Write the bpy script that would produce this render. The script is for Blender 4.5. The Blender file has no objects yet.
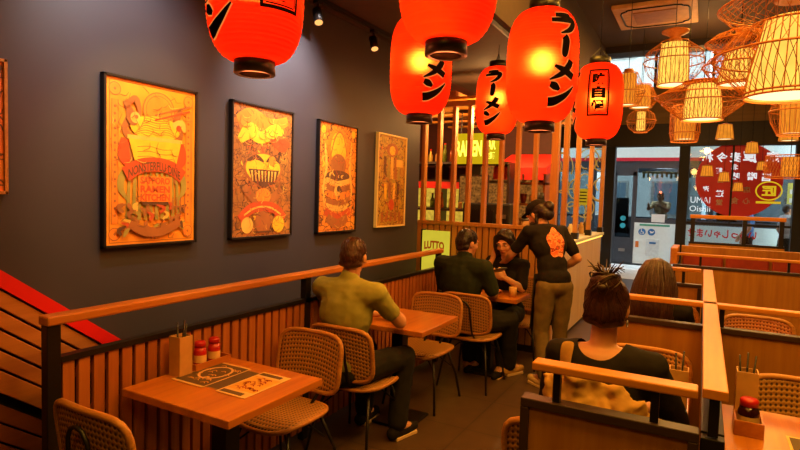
import bpy, bmesh, math, random
from mathutils import Vector, Matrix, Euler
random.seed(7)
S = bpy.context.scene
COL = S.collection
PI = math.pi
R = math.radians
sin, cos = math.sin, math.cos

# ------------------------------------------------------------------ camera solve
F = 550.0
CX, CY = 400.0, 225.0
def nrm(v):
    return Vector(v).normalized()
d1 = nrm((704 - CX, 204 - CY, F))
h2 = nrm((1.0, 0.031, 0.0))
upv = d1.cross(h2).normalized()
if upv.y > 0: upv = -upv
xr = d1.cross(upv)
if xr.x < 0: xr = -xr
CAM = Vector((2.6, 0.0, 1.65))
def ray(u, v):
    d = Vector((u - CX, v - CY, F))
    return Vector((d.dot(xr), d.dot(d1), d.dot(upv)))
def on(u, v, axis, val):
    r = ray(u, v)
    return CAM + r * ((val - CAM[axis]) / r[axis])
def deep(u, v, Z):
    return CAM + ray(u, v) * (Z / F)
cd = bpy.data.cameras.new('camera')
cam = bpy.data.objects.new('camera', cd)
COL.objects.link(cam)
cd.sensor_width = 36
cd.lens = F / 800 * 36
cd.clip_start = 0.05
cam.matrix_world = Matrix(((xr.x, -xr.y, -xr.z, CAM.x), (d1.x, -d1.y, -d1.z, CAM.y), (upv.x, -upv.y, -upv.z, CAM.z), (0, 0, 0, 1)))
S.camera = cam
S.view_settings.view_transform = 'Standard'
S.view_settings.look = 'None'

# ------------------------------------------------------------------ materials
def srgb(h):
    c = [int(h[i:i + 2], 16) / 255 for i in (0, 2, 4)]
    return tuple((x / 12.92 if x <= .04045 else ((x + .055) / 1.055) ** 2.4) for x in c) + (1,)
class NT:
    def __init__(s, name):
        s.m = bpy.data.materials.new(name); s.m.use_nodes = True
        s.t = s.m.node_tree; s.t.nodes.clear()
        s.out = s.n('ShaderNodeOutputMaterial')
    def n(s, typ, **kw):
        x = s.t.nodes.new(typ)
        for k, v in kw.items(): setattr(x, k, v)
        return x
    def l(s, a, b): s.t.links.new(a, b)
    def math(s, op, a, b=None):
        x = s.n('ShaderNodeMath', operation=op)
        for i, q in enumerate((a, b)):
            if q is None: continue
            if isinstance(q, (int, float)): x.inputs[i].default_value = q
            else: s.l(q, x.inputs[i])
        return x.outputs[0]
    def ramp(s, fac, stops):
        x = s.n('ShaderNodeValToRGB')
        e = x.color_ramp.elements
        while len(e) < len(stops): e.new(.5)
        for i, (p, c) in enumerate(stops):
            e[i].position = p; e[i].color = c
        s.l(fac, x.inputs[0])
        return x.outputs[0]
    def coord(s, scale=(1, 1, 1), kind='Object'):
        tc = s.n('ShaderNodeTexCoord'); mp = s.n('ShaderNodeMapping')
        mp.inputs['Scale'].default_value = scale
        s.l(tc.outputs[kind], mp.inputs[0])
        return mp.outputs[0]
    def noise(s, vec, scale=5, detail=3, rough=.5):
        x = s.n('ShaderNodeTexNoise')
        x.inputs['Scale'].default_value = scale; x.inputs['Detail'].default_value = detail; x.inputs['Roughness'].default_value = rough
        s.l(vec, x.inputs['Vector'])
        return x.outputs[0]
    def bsdf(s, color, rough=.5, metal=0, bump=None, bs=.1, spec=.5, emit=None, es=0):
        b = s.n('ShaderNodeBsdfPrincipled')
        if isinstance(color, tuple): b.inputs['Base Color'].default_value = color
        else: s.l(color, b.inputs['Base Color'])
        b.inputs['Roughness'].default_value = rough; b.inputs['Metallic'].default_value = metal
        b.inputs['Specular IOR Level'].default_value = spec
        if bump is not None:
            bp = s.n('ShaderNodeBump'); bp.inputs['Strength'].default_value = bs; bp.inputs['Distance'].default_value = .01
            s.l(bump, bp.inputs['Height']); s.l(bp.outputs[0], b.inputs['Normal'])
        if emit is not None:
            if isinstance(emit, tuple): b.inputs['Emission Color'].default_value = emit
            else: s.l(emit, b.inputs['Emission Color'])
            b.inputs['Emission Strength'].default_value = es
        s.l(b.outputs[0], s.out.inputs[0])
        return s.m
def mix2(c, k): return tuple(min(1, x * k) for x in c[:3]) + (1,)
def plain(name, hexc, rough=.5, metal=0, var=.12, scale=14, spec=.5, bs=.05):
    t = NT(name); c = srgb(hexc)
    nz = t.noise(t.coord(), scale, 3)
    return t.bsdf(t.ramp(nz, [(.3, mix2(c, 1 - var)), (.7, mix2(c, 1 + var))]), rough, metal, nz, bs, spec)
def wood(name, h1, h2, axis=0, rough=.45, scale=1.0, spec=.4):
    t = NT(name); sc = [34 * scale] * 3; sc[axis] = 2.2 * scale
    v = t.coord(tuple(sc)); a = t.noise(v, 1.0, 5, .6)
    sc2 = [9 * scale] * 3; sc2[axis] = .8 * scale
    b = t.noise(t.coord(tuple(sc2)), 1.0, 2)
    f = t.math('ADD', t.math('MULTIPLY', a, .6), t.math('MULTIPLY', b, .4))
    return t.bsdf(t.ramp(f, [(.32, srgb(h1)), (.66, srgb(h2))]), rough, 0, a, .08, spec)
def glow(name, hexc, strength, var=0.0, scale=8):
    t = NT(name); e = t.n('ShaderNodeEmission'); c = srgb(hexc)
    nz = t.noise(t.coord(), scale, 2)
    t.l(t.ramp(nz, [(.3, mix2(c, 1 - var)), (.7, c)]), e.inputs[0]); e.inputs[1].default_value = strength
    t.l(e.outputs[0], t.out.inputs[0])
    return t.m
def weave(name, dark, light, k=150, rough=.5):
    t = NT(name); tc = t.n('ShaderNodeTexCoord'); sp = t.n('ShaderNodeSeparateXYZ')
    t.l(tc.outputs['Object'], sp.inputs[0])
    v = t.math('ADD', sp.outputs[1], sp.outputs[2])
    a = t.math('SINE', t.math('MULTIPLY', t.math('ADD', sp.outputs[0], v), k))
    b = t.math('SINE', t.math('MULTIPLY', t.math('SUBTRACT', sp.outputs[0], v), k))
    p = t.math('MULTIPLY', a, b)
    p2 = t.math('ADD', t.math('MULTIPLY', p, .5), .5)
    return t.bsdf(t.ramp(p2, [(.12, srgb(dark)), (.5, srgb(light)), (1.0, mix2(srgb(light), .75))]), rough, 0, p2, .5)
M = {}
M['wall'] = plain('charcoal_wall_paint', '343034', .55, 0, .06, 3, .35, .02)
M['kwall'] = plain('dark_red_wall', '4a1a12', .6)
M['ceil'] = plain('dark_brown_ceiling', '4d3a22', .75, 0, .1, 2)
M['beam'] = plain('dark_beam', '24170f', .6)
M['soffit'] = wood('tan_soffit', '7a5a28', '96703a', 0, .6, .3)
def floor_mat():
    t = NT('dark_tile_floor'); v = t.coord((1, 1, 1))
    b = t.n('ShaderNodeTexBrick'); t.l(v, b.inputs['Vector'])
    b.offset = 0.0
    b.inputs['Scale'].default_value = 1.0; b.inputs['Brick Width'].default_value = .6; b.inputs['Row Height'].default_value = .6
    b.inputs['Mortar Size'].default_value = .006
    b.inputs['Color1'].default_value = srgb('4e3a28'); b.inputs['Color2'].default_value = srgb('4a3726'); b.inputs['Mortar'].default_value = srgb('382a1e')
    nz = t.noise(v, 9, 4)
    mx = t.n('ShaderNodeMixRGB', blend_type='MULTIPLY'); mx.inputs[0].default_value = .5
    t.l(b.outputs[0], mx.inputs[1]); t.l(t.ramp(nz, [(.3, (.6, .6, .6, 1)), (.7, (1, 1, 1, 1))]), mx.inputs[2])
    return t.bsdf(mx.outputs[0], .38, 0, nz, .05, .4)
M['floor'] = floor_mat()
M['sheenfloor'] = plain('floor_daylight_sheen', 'e4e4e0', .3)  # daylight reflected off the floor by the door, put into a pale colour
M['slat'] = wood('fence_slat_wood', '8a4a1c', 'b06a2c', 2, .5)
M['screenslat'] = wood('screen_slat_wood', 'a06c34', 'bf8846', 2, .45)
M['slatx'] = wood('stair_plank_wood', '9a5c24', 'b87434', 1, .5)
M['tablewood'] = wood('table_wood', '9a5418', 'c27826', 1, .28, .7)
M['railwood'] = wood('rail_wood', 'a05c1e', 'bc7628', 1, .4)
M['railwoodx'] = wood('divider_rail_wood', 'b06c1c', 'c88226', 0, .4)
M['capwood'] = wood('divider_cap_wood', 'ba7218', 'cc8422', 1, .4)
M['panel'] = wood('divider_panel_wood', '8c581c', 'a87428', 2, .45, .8)
M['black'] = plain('black_metal', '1a1512', .4, .3)
M['blackmat'] = plain('black_matte', '15110f', .7)
M['darkbrown'] = plain('dark_brown_frame', '33211a', .45)
M['weave'] = weave('rattan_weave', '3a2210', 'b07c36')
M['rattan'] = wood('rattan_cane', '8a5620', 'b97e3a', 0, .45, 2)
M['redweave'] = weave('reddish_weave', '5a1c10', 'c07848')
M['redstrip'] = plain('red_stair_strip', 'd0180c', .4, 0, .05)
M['redcushion'] = plain('red_cushion', '8e2a16', .6)
M['red'] = plain('red_plastic', 'b0180e', .35)
M['sauce'] = plain('dark_sauce_glass', '2a0a06', .15)
M['white'] = plain('white_paint', 'dddcd6', .5, 0, .04)
M['busgrey'] = plain('bus_dark_grey', '3a4048', .35)
M['buswhite'] = plain('bus_white', 'd8e4e2', .35, 0, .03)
M['busred'] = plain('bus_red_line', 'c82838', .4)
M['bluesign'] = plain('blue_sticker', '1c6aa8', .4)
M['teal'] = plain('teal_sticker', '2aa0b8', .4)
M['asphalt'] = plain('asphalt', '77787a', .85, 0, .2, 30)
M['pave'] = plain('pale_pavement', 'b8bcbc', .8, 0, .1, 12)
M['tan'] = plain('tan_paper_box', 'c09050', .6)
M['tancloth'] = plain('tan_canvas', 'a8803c', .8, 0, .12, 30, .3, .2)
M['paper'] = plain('paper_sheet', 'd8b070', .7)
M['paperdark'] = plain('paper_print_dark', '5a4426', .7)
M['skin'] = plain('skin', 'c08a66', .5, 0, .05)
M['skin2'] = plain('skin_light', 'cf9a76', .5, 0, .05)
M['hairblack'] = plain('black_hair', '1e120d', .4, 0, .3, 60, .5, .3)
M['hairbrown'] = plain('brown_hair', '37190c', .45, 0, .3, 60, .5, .3)
M['olive'] = plain('olive_cotton', '8c8a42', .85, 0, .08, 20, .2, .15)
M['green'] = plain('dark_green_cotton', '222a18', .85, 0, .12, 20, .2, .15)
M['blackcloth'] = plain('black_cotton', '191411', .85, 0, .15, 20, .2, .15)
M['khaki'] = plain('khaki_cotton', '6e5c34', .85, 0, .12, 20, .2, .15)
M['darkpants'] = plain('dark_trousers', '1e1c18', .85, 0, .15, 20, .2, .15)
M['cream'] = plain('cream_sole', 'd0b080', .6)
M['maskc'] = plain('dark_face_mask', '33343a', .8)
M['eye'] = plain('eye_white', 'd8cfc0', .3)
M['lip'] = plain('lip', '98503c', .5)
M['gold'] = NT('gold_line').bsdf(srgb('caa244'), .5, emit=srgb('caa244'), es=.25)  # slight emission added to brighten the gold lines
M['steel'] = plain('steel', '9a948c', .3, .8)
def glassm(name, tint='ffffff', gl=.06, rough=.03):
    t = NT(name); a = t.n('ShaderNodeBsdfTransparent'); a.inputs[0].default_value = srgb(tint)
    g = t.n('ShaderNodeBsdfGlossy'); g.inputs['Roughness'].default_value = rough
    m = t.n('ShaderNodeMixShader'); m.inputs[0].default_value = gl
    t.l(a.outputs[0], m.inputs[1]); t.l(g.outputs[0], m.inputs[2]); t.l(m.outputs[0], t.out.inputs[0])
    return t.m
M['glass'] = glassm('window_glass', 'e8eeee', .08)
M['busglass'] = glassm('bus_glass', 'a8b4b8', .06)
def paper_lantern(name, hot, base, es=.35):
    t = NT(name); d = t.n('ShaderNodeBsdfTranslucent'); d.inputs[0].default_value = srgb(hot)
    r = t.n('ShaderNodeBsdfRefraction'); r.inputs[0].default_value = srgb('ffb060'); r.inputs['Roughness'].default_value = .8; r.inputs['IOR'].default_value = 1.38
    m = t.n('ShaderNodeMixShader'); m.inputs[0].default_value = .5
    e = t.n('ShaderNodeEmission'); e.inputs[0].default_value = srgb(base); e.inputs[1].default_value = es
    tc = t.n('ShaderNodeTexCoord'); sp = t.n('ShaderNodeSeparateXYZ'); t.l(tc.outputs['Object'], sp.inputs[0])
    w = t.math('SINE', t.math('MULTIPLY', sp.outputs[2], 2 * PI / .0165))
    w2 = t.math('ADD', t.math('MULTIPLY', w, .32), .68)
    t.l(t.math('MULTIPLY', w2, es), e.inputs[1])
    a = t.n('ShaderNodeAddShader')
    t.l(d.outputs[0], m.inputs[1]); t.l(r.outputs[0], m.inputs[2]); t.l(m.outputs[0], a.inputs[0]); t.l(e.outputs[0], a.inputs[1])
    t.l(a.outputs[0], t.out.inputs[0])
    return t.m
M['lantern'] = paper_lantern('red_lantern_paper', 'ff3a10', 'ff2006', .6)
M['bulb'] = glow('warm_bulb', 'ffc060', 26)
M['shade'] = glow('yellow_shade_glow', 'ffc850', 1.5, .25, 10)
M['shadebright'] = glow('bright_shade_opening', 'fff0b0', 1.6)
M['shadeor'] = glow('orange_shade_glow', 'ff9a2a', .95, .25, 10)
M['ink'] = plain('lantern_ink', '0d0403', .9, spec=.05)
M['inkedge'] = glow('lantern_ink_edge', 'ff8a3a', .8)
M['wicker'] = wood('wicker_cane', '9a5016', 'b8681e', 2, .5, 2)
M['signY'] = glow('lit_yellow_sign', 'd8b010', 1.0, .15)
M['signtext'] = glow('lit_sign_text', 'fff850', 1.9)
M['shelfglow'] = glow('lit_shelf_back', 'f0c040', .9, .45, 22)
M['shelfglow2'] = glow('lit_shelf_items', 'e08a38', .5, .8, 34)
M['luttobox'] = glow('lit_lutto_panel', 'e2cc38', .85, .1)
M['luttored'] = glow('lutto_lettering', 'b04a10', .7)
M['luttodark'] = glow('lutto_mark', '3a3410', .6)
M['awning'] = plain('red_awning', 'd0241a', .6)

# ------------------------------------------------------------------ mesh builder
class MB:
    def __init__(s):
        s.bm = bmesh.new(); s.mi = 0
    def _f(s, vs):
        try:
            f = s.bm.faces.new(vs); f.material_index = s.mi; return f
        except ValueError:
            return None
    def v(s, p): return s.bm.verts.new(p)
    def box(s, c, size, rot=None):
        hx, hy, hz = (q / 2 for q in size); c = Vector(c)
        m = rot if rot is not None else Matrix.Identity(3)
        P = [s.v(c + m @ Vector((x, y, z))) for x in (-hx, hx) for y in (-hy, hy) for z in (-hz, hz)]
        for q in ((0, 1, 3, 2), (4, 6, 7, 5), (0, 4, 5, 1), (2, 3, 7, 6), (0, 2, 6, 4), (1, 5, 7, 3)): s._f([P[i] for i in q])
        return s
    def b2(s, a, b):
        return s.box([(a[i] + b[i]) / 2 for i in range(3)], [abs(b[i] - a[i]) for i in range(3)])
    def bar(s, p, q, w, h):
        p, q = Vector(p), Vector(q); d = q - p
        z = Vector((0, 0, 1)) if abs(d.normalized().z) < .95 else Vector((0, 1, 0))
        y = d.normalized(); x = y.cross(z).normalized(); zz = x.cross(y)
        return s.box((p + q) / 2, (w, d.length, h), Matrix((x, y, zz)).transposed())
    def tube(s, pts, r, n=8, closed=False, caps=True):
        pts = [Vector(p) for p in pts]; N = len(pts); rings = []
        rr = r if isinstance(r, (list, tuple)) else [r] * N
        up = None
        for i, p in enumerate(pts):
            a = pts[(i - 1) % N] if (closed or i) else p
            b = pts[(i + 1) % N] if (closed or i < N - 1) else p
            t = (b - a).normalized()
            if up is None:
                up = Vector((0, 0, 1)) if abs(t.z) < .9 else Vector((1, 0, 0))
            x = t.cross(up)
            if x.length < 1e-6: x = t.orthogonal()
            x.normalize(); up = x.cross(t).normalized()
            rings.append([s.v(p + (x * cos(2 * PI * k / n) + up * sin(2 * PI * k / n)) * rr[i]) for k in range(n)])
        for i in range(N if closed else N - 1):
            A, B = rings[i], rings[(i + 1) % N]
            for k in range(n): s._f([A[k], A[(k + 1) % n], B[(k + 1) % n], B[k]])
        if caps and not closed:
            s._f(rings[0][::-1]); s._f(rings[-1])
        return s
    def lathe(s, prof, c=(0, 0, 0), n=24, caps=True):
        c = Vector(c); rings = []
        for r, z in prof:
            rings.append([s.v(c + Vector((r * cos(2 * PI * k / n), r * sin(2 * PI * k / n), z))) for k in range(n)])
        for A, B in zip(rings, rings[1:]):
            for k in range(n): s._f([A[k], A[(k + 1) % n], B[(k + 1) % n], B[k]])
        if caps:
            s._f(rings[0][::-1]); s._f(rings[-1])
        return s
    def cone(s, p0, r0, p1, r1, n=12, m=4):
        p0, p1 = Vector(p0), Vector(p1); d = p1 - p0
        t = d.normalized() if d.length > 1e-6 else Vector((0, 0, 1)); x = t.orthogonal().normalized(); y = t.cross(x)
        prof = [(r0 * cos(a), p0 - t * r0 * sin(-a)) for a in [-PI / 2 * (1 - i / m) for i in range(m + 1)]]
        prof += [(r1 * cos(a), p1 + t * r1 * sin(a)) for a in [PI / 2 * i / m for i in range(m + 1)]]
        a0 = s.v(prof[0][1]); a1 = s.v(prof[-1][1]); rings = []
        for r, c in prof[1:-1]:
            rings.append([s.v(c + (x * cos(2 * PI * k / n) + y * sin(2 * PI * k / n)) * r) for k in range(n)])
        for k in range(n):
            s._f([a0, rings[0][(k + 1) % n], rings[0][k]]); s._f([a1, rings[-1][k], rings[-1][(k + 1) % n]])
        for A, B in zip(rings, rings[1:]):
            for k in range(n): s._f([A[k], A[(k + 1) % n], B[(k + 1) % n], B[k]])
        return s
    def chain(s, pts, rs, n=12):
        for i in range(len(pts) - 1): s.cone(pts[i], rs[i], pts[i + 1], rs[i + 1], n)
        return s
    def ell(s, c, rad, rot=None, n=16, m=10):
        c = Vector(c); mt = rot if rot is not None else Matrix.Identity(3)
        top = s.v(c + mt @ Vector((0, 0, rad[2]))); bot = s.v(c + mt @ Vector((0, 0, -rad[2]))); rings = []
        for i in range(1, m):
            a = PI * i / m
            rings.append([s.v(c + mt @ Vector((rad[0] * sin(a) * cos(2 * PI * k / n), rad[1] * sin(a) * sin(2 * PI * k / n), rad[2] * cos(a)))) for k in range(n)])
        for k in range(n):
            s._f([top, rings[0][k], rings[0][(k + 1) % n]]); s._f([bot, rings[-1][(k + 1) % n], rings[-1][k]])
        for A, B in zip(rings, rings[1:]):
            for k in range(n): s._f([A[k], B[k], B[(k + 1) % n], A[(k + 1) % n]])
        return s
    def poly(s, pts):
        return s._f([s.v(p) for p in pts])
    def prism(s, pts, vec):
        A = [s.v(p) for p in pts]; B = [s.v(Vector(p) + Vector(vec)) for p in pts]
        s._f(A[::-1]); s._f(B)
        for i in range(len(A)): s._f([A[i], A[(i + 1) % len(A)], B[(i + 1) % len(A)], B[i]])
        return s
    def build(s, name, mat, parent=None, smooth=False, bev=0, loc=None, fix=True):
        if fix: bmesh.ops.recalc_face_normals(s.bm, faces=s.bm.faces)
        me = bpy.data.meshes.new(name); s.bm.to_mesh(me); s.bm.free()
        return link(name, me, mat, parent, smooth, bev, loc)
def link(name, me, mat, parent=None, smooth=False, bev=0, loc=None):
    o = bpy.data.objects.new(name, me); COL.objects.link(o)
    for q in (mat if isinstance(mat, (list, tuple)) else [mat]): me.materials.append(q)
    if smooth:
        for p in me.polygons: p.use_smooth = True
    if bev:
        b = o.modifiers.new('bevel', 'BEVEL'); b.width = bev; b.segments = 2; b.limit_method = 'ANGLE'; b.angle_limit = R(40)
    if parent: o.parent = parent
    if loc is not None: o.location = loc
    return o
def tag(o, label=None, cat=None, group=None, kind=None):
    if label: o['label'] = label
    if cat: o['category'] = cat
    if group: o['group'] = group
    if kind: o['kind'] = kind
    return o
def empty(name, loc, label, cat, rz=0, group=None):
    o = bpy.data.objects.new(name, None); COL.objects.link(o)
    o.location = loc; o.rotation_euler = (0, 0, rz); o.empty_display_size = .1
    return tag(o, label, cat, group)
def struct(name, mb, mat, **k):
    o = mb.build(name, mat, **k); o['kind'] = 'structure'; return o
def kids(o): return [c for c in bpy.data.objects if c.parent == o]
def dup(o, loc=None, rz=None, label=None, group=None, parent=None):
    c = o.copy(); COL.objects.link(c)
    if parent: c.parent = parent
    if loc is not None: c.location = loc
    if rz is not None: c.rotation_euler = (0, 0, rz)
    if label: c['label'] = label
    if group: c['group'] = group
    for ch in kids(o): dup(ch, parent=c)
    return c
def blob(mb, name, mat, parent, voxel=.01, smooth=3, relax=.5):
    bmesh.ops.recalc_face_normals(mb.bm, faces=mb.bm.faces)
    me = bpy.data.meshes.new('tmp'); mb.bm.to_mesh(me); mb.bm.free()
    o = bpy.data.objects.new('tmp', me); COL.objects.link(o)
    r = o.modifiers.new('r', 'REMESH'); r.mode = 'VOXEL'; r.voxel_size = voxel
    if smooth:
        q = o.modifiers.new('s', 'SMOOTH'); q.iterations = smooth; q.factor = relax
    dg = bpy.context.evaluated_depsgraph_get()
    nm = bpy.data.meshes.new_from_object(o.evaluated_get(dg))
    bpy.data.objects.remove(o); nm.name = name; nm.materials.clear()
    return link(name, nm, mat, parent, True)
def text2d(body, size=1.0, bold=0.0, align='CENTER'):
    cu = bpy.data.curves.new('t', 'FONT'); cu.body = body; cu.size = size; cu.offset = bold
    cu.align_x = align; cu.align_y = 'CENTER'; cu.resolution_u = 3
    o = bpy.data.objects.new('t', cu); COL.objects.link(o)
    dg = bpy.context.evaluated_depsgraph_get()
    me = bpy.data.meshes.new_from_object(o.evaluated_get(dg))
    vs = [(v.co.x, v.co.y) for v in me.vertices]; fs = [tuple(p.vertices) for p in me.polygons]
    bpy.data.objects.remove(o); bpy.data.curves.remove(cu); bpy.data.meshes.remove(me)
    return vs, fs
def fit(tx, w, h, cx=0, cy=0, mirror=False):
    vs, fs = tx
    if not vs: return tx
    x0, x1 = min(v[0] for v in vs), max(v[0] for v in vs); y0, y1 = min(v[1] for v in vs), max(v[1] for v in vs)
    sx = w / max(1e-6, x1 - x0) * (-1 if mirror else 1); sy = h / max(1e-6, y1 - y0)
    return [((v[0] - (x0 + x1) / 2) * sx + cx, (v[1] - (y0 + y1) / 2) * sy + cy) for v in vs], fs
def put2d(mb, tx, fn):
    vs, fs = tx; P = [mb.v(fn(*p)) for p in vs]
    for f in fs: mb._f([P[i] for i in f])
def ribbon(pts, ws, n=14):
    """brush stroke: polyline smoothed, returned as (verts2d, quads)"""
    def cr(i, t, A):
        p0, p1, p2, p3 = A[max(0, i - 1)], A[i], A[i + 1], A[min(len(A) - 1, i + 2)]
        f = lambda a, b, c, d: .5 * (2 * b + (c - a) * t + (2 * a - 5 * b + 4 * c - d) * t * t + (3 * b - a - 3 * c + d) * t ** 3)
        return tuple(f(p0[k], p1[k], p2[k], p3[k]) for k in range(len(p1)))
    A = [(p[0], p[1], w) for p, w in zip(pts, ws)]; out = []
    m = len(A) - 1
    for i in range(m):
        for k in range(n): out.append(cr(i, k / n, A))
    out.append(A[-1])
    vs, fs = [], []
    for i, (x, y, w) in enumerate(out):
        a = out[max(0, i - 1)]; b = out[min(len(out) - 1, i + 1)]
        dx, dy = b[0] - a[0], b[1] - a[1]; L = math.hypot(dx, dy) or 1
        nx, ny = -dy / L, dx / L
        for q in (-1, -.33, .33, 1): vs.append((x + nx * w * q / 2, y + ny * w * q / 2))
        if i:
            for k in range(3): fs.append((4 * i - 4 + k, 4 * i - 3 + k, 4 * i + 1 + k, 4 * i + k))
    return vs, fs
# ------------------------------------------------------------------ setting
FY = 14.5           # shop front
struct('floor', MB().b2((-2.2, -3, -.1), (5.0, 12.6, 0)), M['floor'])
struct('floor', MB().b2((-2.2, 12.6, -.1), (5.0, FY + .1, 0.004)), M['sheenfloor'])
struct('wall_left', MB().b2((-.15, -3, 0), (0, 5.1, 3.03)), M['wall'])
struct('wall_kitchen', MB().b2((-2.2, 5.1, 0), (-2.05, FY, 5.5)), M['kwall'])
struct('wall_kitchen', MB().b2((-2.05, 5.1, 0), (-.15, 5.2, 4)), M['kwall'])
struct('wall_kitchen', MB().b2((-2.05, 8.3, 0), (.68, 8.4, 4)), M['kwall'])
struct('wall_right', MB().b2((4.85, -3, 0), (5.0, FY, 5.5)), M['wall'])
struct('wall_rear', MB().b2((-.15, -3.15, 0), (5.0, -3, 4)), M['wall'])
struct('ceiling', MB().b2((1.15, -3, 4.0), (5.0, 9.1, 4.1)), M['ceil'])
struct('ceiling', MB().b2((-.15, -3, 3.03), (1.15, 9.1, 4.1)), plain('low_ceiling_paint', '3e281a', .7))
struct('ceiling', MB().b2((-2.2, 5.1, 3.03), (-.15, 8.4, 3.13)), M['kwall'])
struct('ceiling', MB().b2((-2.2, 9.1, 5.5), (5.0, FY, 5.6)), M['ceil'])
struct('trim_1', MB().b2((-2.2, 9.0, 3.9), (5.0, 9.3, 4.22)), M['beam'])
struct('trim_2', MB().b2((-2.2, 9.3, 4.1), (5.0, 9.4, 5.5)), M['ceil'])
struct('trim_3', MB().b2((-2.2, FY - .1, 3.5), (5.0, FY + .1, 4.38)), M['soffit'])
struct('trim_4', MB().b2((-2.2, FY - .16, 2.98), (5.0, FY + .12, 3.5)), M['beam'])
struct('trim_5', MB().b2((-2.2, FY - .1, 5.15), (5.0, FY + .1, 5.5)), M['beam'])
for i, x in enumerate((.53, 2.15, 4.38)):
    struct('column_%d' % (i + 1), MB().b2((x - .11, FY - .12, 0), (x + .11, FY + .12, 2.98)), M['blackmat'], bev=.01)
w = struct('window_1', MB().b2((2.26, FY - .06, 0), (4.27, FY + .06, .45)).b2((2.26, FY - .04, 1.18), (4.27, FY + .04, 1.23)).b2((3.1, FY - .03, 1.23), (3.14, FY + .03, 2.98)), M['blackmat'])
g = struct('window_glass', MB().b2((2.26, FY - .006, .45), (4.27, FY + .006, 2.98)), M['glass']); g.parent = w
w = struct('window_2', MB().b2((-2.05, FY - .06, 0), (.42, FY + .06, .4)).b2((-.75, FY - .03, .4), (-.7, FY + .03, 2.98)), M['blackmat'])
g = struct('window_glass', MB().b2((-2.05, FY - .006, .4), (.42, FY + .006, 2.98)), M['glass']); g.parent = w
mb = MB()
for i in range(7): mb.b2((-2.2 + i * 1.2, FY - .04, 4.38), (-2.14 + i * 1.2, FY + .04, 5.15))
w = struct('window_3', mb, M['beam'])
g = struct('window_glass', MB().b2((-2.2, FY - .006, 4.38), (5, FY + .006, 5.15)), M['glass']); g.parent = w
struct('ground', MB().b2((-25, FY + .1, -.12), (30, 15.5, 0.0)), M['pave'])
struct('road', MB().b2((-25, 15.5, -.25), (30, 45, -.14)), M['asphalt'])

# gold line drawings on the counter side window
mb = MB()
random.seed(3)
for k in range(26):
    cx, cz = random.uniform(-.9, .36), random.uniform(1.2, 2.75); rr = random.uniform(.12, .34); a0 = random.uniform(0, 6.28); tw = random.uniform(2.5, 6)
    pts = [(cx + rr * (1 - .55 * t / 16) * cos(a0 + tw * t / 16), FY - .02, cz + rr * (1.2 - .6 * t / 16) * sin(a0 + tw * t / 16)) for t in range(17)]
    mb.tube([(min(.4, p[0]), p[1], p[2]) for p in pts], .017, 5)
tag(mb.build('window_drawing', M['gold'], smooth=True), 'gold swirling line drawing on the window glass behind the counter', 'window drawing')

# red round decal with mirrored characters
def on_glass(mb, tx, z=.0): put2d(mb, tx, lambda x, y: (x, FY - .012 - z, y))
dc = empty('round_decal', (0, 0, 0), 'large round red window decal with mirrored white and yellow characters', 'decal')
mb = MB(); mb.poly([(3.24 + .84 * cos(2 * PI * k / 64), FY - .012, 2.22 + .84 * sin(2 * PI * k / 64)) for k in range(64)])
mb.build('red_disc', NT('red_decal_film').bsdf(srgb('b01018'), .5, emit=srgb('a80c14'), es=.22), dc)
mb = MB()
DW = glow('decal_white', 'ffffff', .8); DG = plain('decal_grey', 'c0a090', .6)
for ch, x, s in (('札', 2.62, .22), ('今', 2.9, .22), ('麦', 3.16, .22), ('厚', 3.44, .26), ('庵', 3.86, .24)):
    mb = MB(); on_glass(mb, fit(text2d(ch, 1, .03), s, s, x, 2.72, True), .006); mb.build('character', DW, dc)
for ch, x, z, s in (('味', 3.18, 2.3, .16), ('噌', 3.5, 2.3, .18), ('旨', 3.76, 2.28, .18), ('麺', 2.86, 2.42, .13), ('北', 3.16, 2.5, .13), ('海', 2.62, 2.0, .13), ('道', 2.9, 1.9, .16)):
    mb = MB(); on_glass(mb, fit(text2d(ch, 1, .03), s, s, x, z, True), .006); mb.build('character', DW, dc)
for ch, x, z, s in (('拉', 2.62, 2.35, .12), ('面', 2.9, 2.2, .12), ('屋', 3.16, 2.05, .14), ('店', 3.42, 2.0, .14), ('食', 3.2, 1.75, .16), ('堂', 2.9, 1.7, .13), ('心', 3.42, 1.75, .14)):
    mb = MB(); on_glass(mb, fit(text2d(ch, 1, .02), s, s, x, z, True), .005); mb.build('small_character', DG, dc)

mb = MB()
put2d(mb, ribbon([(3.83 + .24 * cos(a), 1.98 + .2 * sin(a)) for a in [2 * PI * k / 12 for k in range(13)]], [.03] * 13, 3), lambda x, y: (x, FY - .018, y))
on_glass(mb, fit(text2d('匠', 1, .04), .26, .22, 3.83, 1.98, True), .008)
mb.b2((3.6, FY - .02, 1.7), (4.06, FY - .016, 1.75))
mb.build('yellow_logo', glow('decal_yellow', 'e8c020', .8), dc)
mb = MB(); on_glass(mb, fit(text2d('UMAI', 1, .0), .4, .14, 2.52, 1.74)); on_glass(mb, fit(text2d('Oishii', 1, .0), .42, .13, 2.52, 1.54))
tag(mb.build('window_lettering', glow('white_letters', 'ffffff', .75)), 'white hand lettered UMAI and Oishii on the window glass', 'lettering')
mb = MB(); on_glass(mb, fit(text2d('いらっしゃいませ', 1, .03), 1.35, .2, 2.98, .98, True))
tag(mb.build('window_lettering', plain('red_letters', 'c01a20', .5)), 'red mirrored greeting lettering low on the window glass', 'lettering')
p = on(583, 197, 1, FY - .03); ys = empty('window_sticker', p, 'small yellow sheet stuck on the window behind the counter slats', 'sticker')
MB().box((0, 0, 0), (.28, .008, .42)).build('sheet', glow('yellow_sticker', 'd8b020', .6), ys)
mb = MB()
for i in range(4): mb.box((0, -.006, .12 - i * .08), (.18, .004, .03))
mb.build('print', M['paperdark'], ys)
p = on(759, 133, 1, FY - .05)
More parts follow.
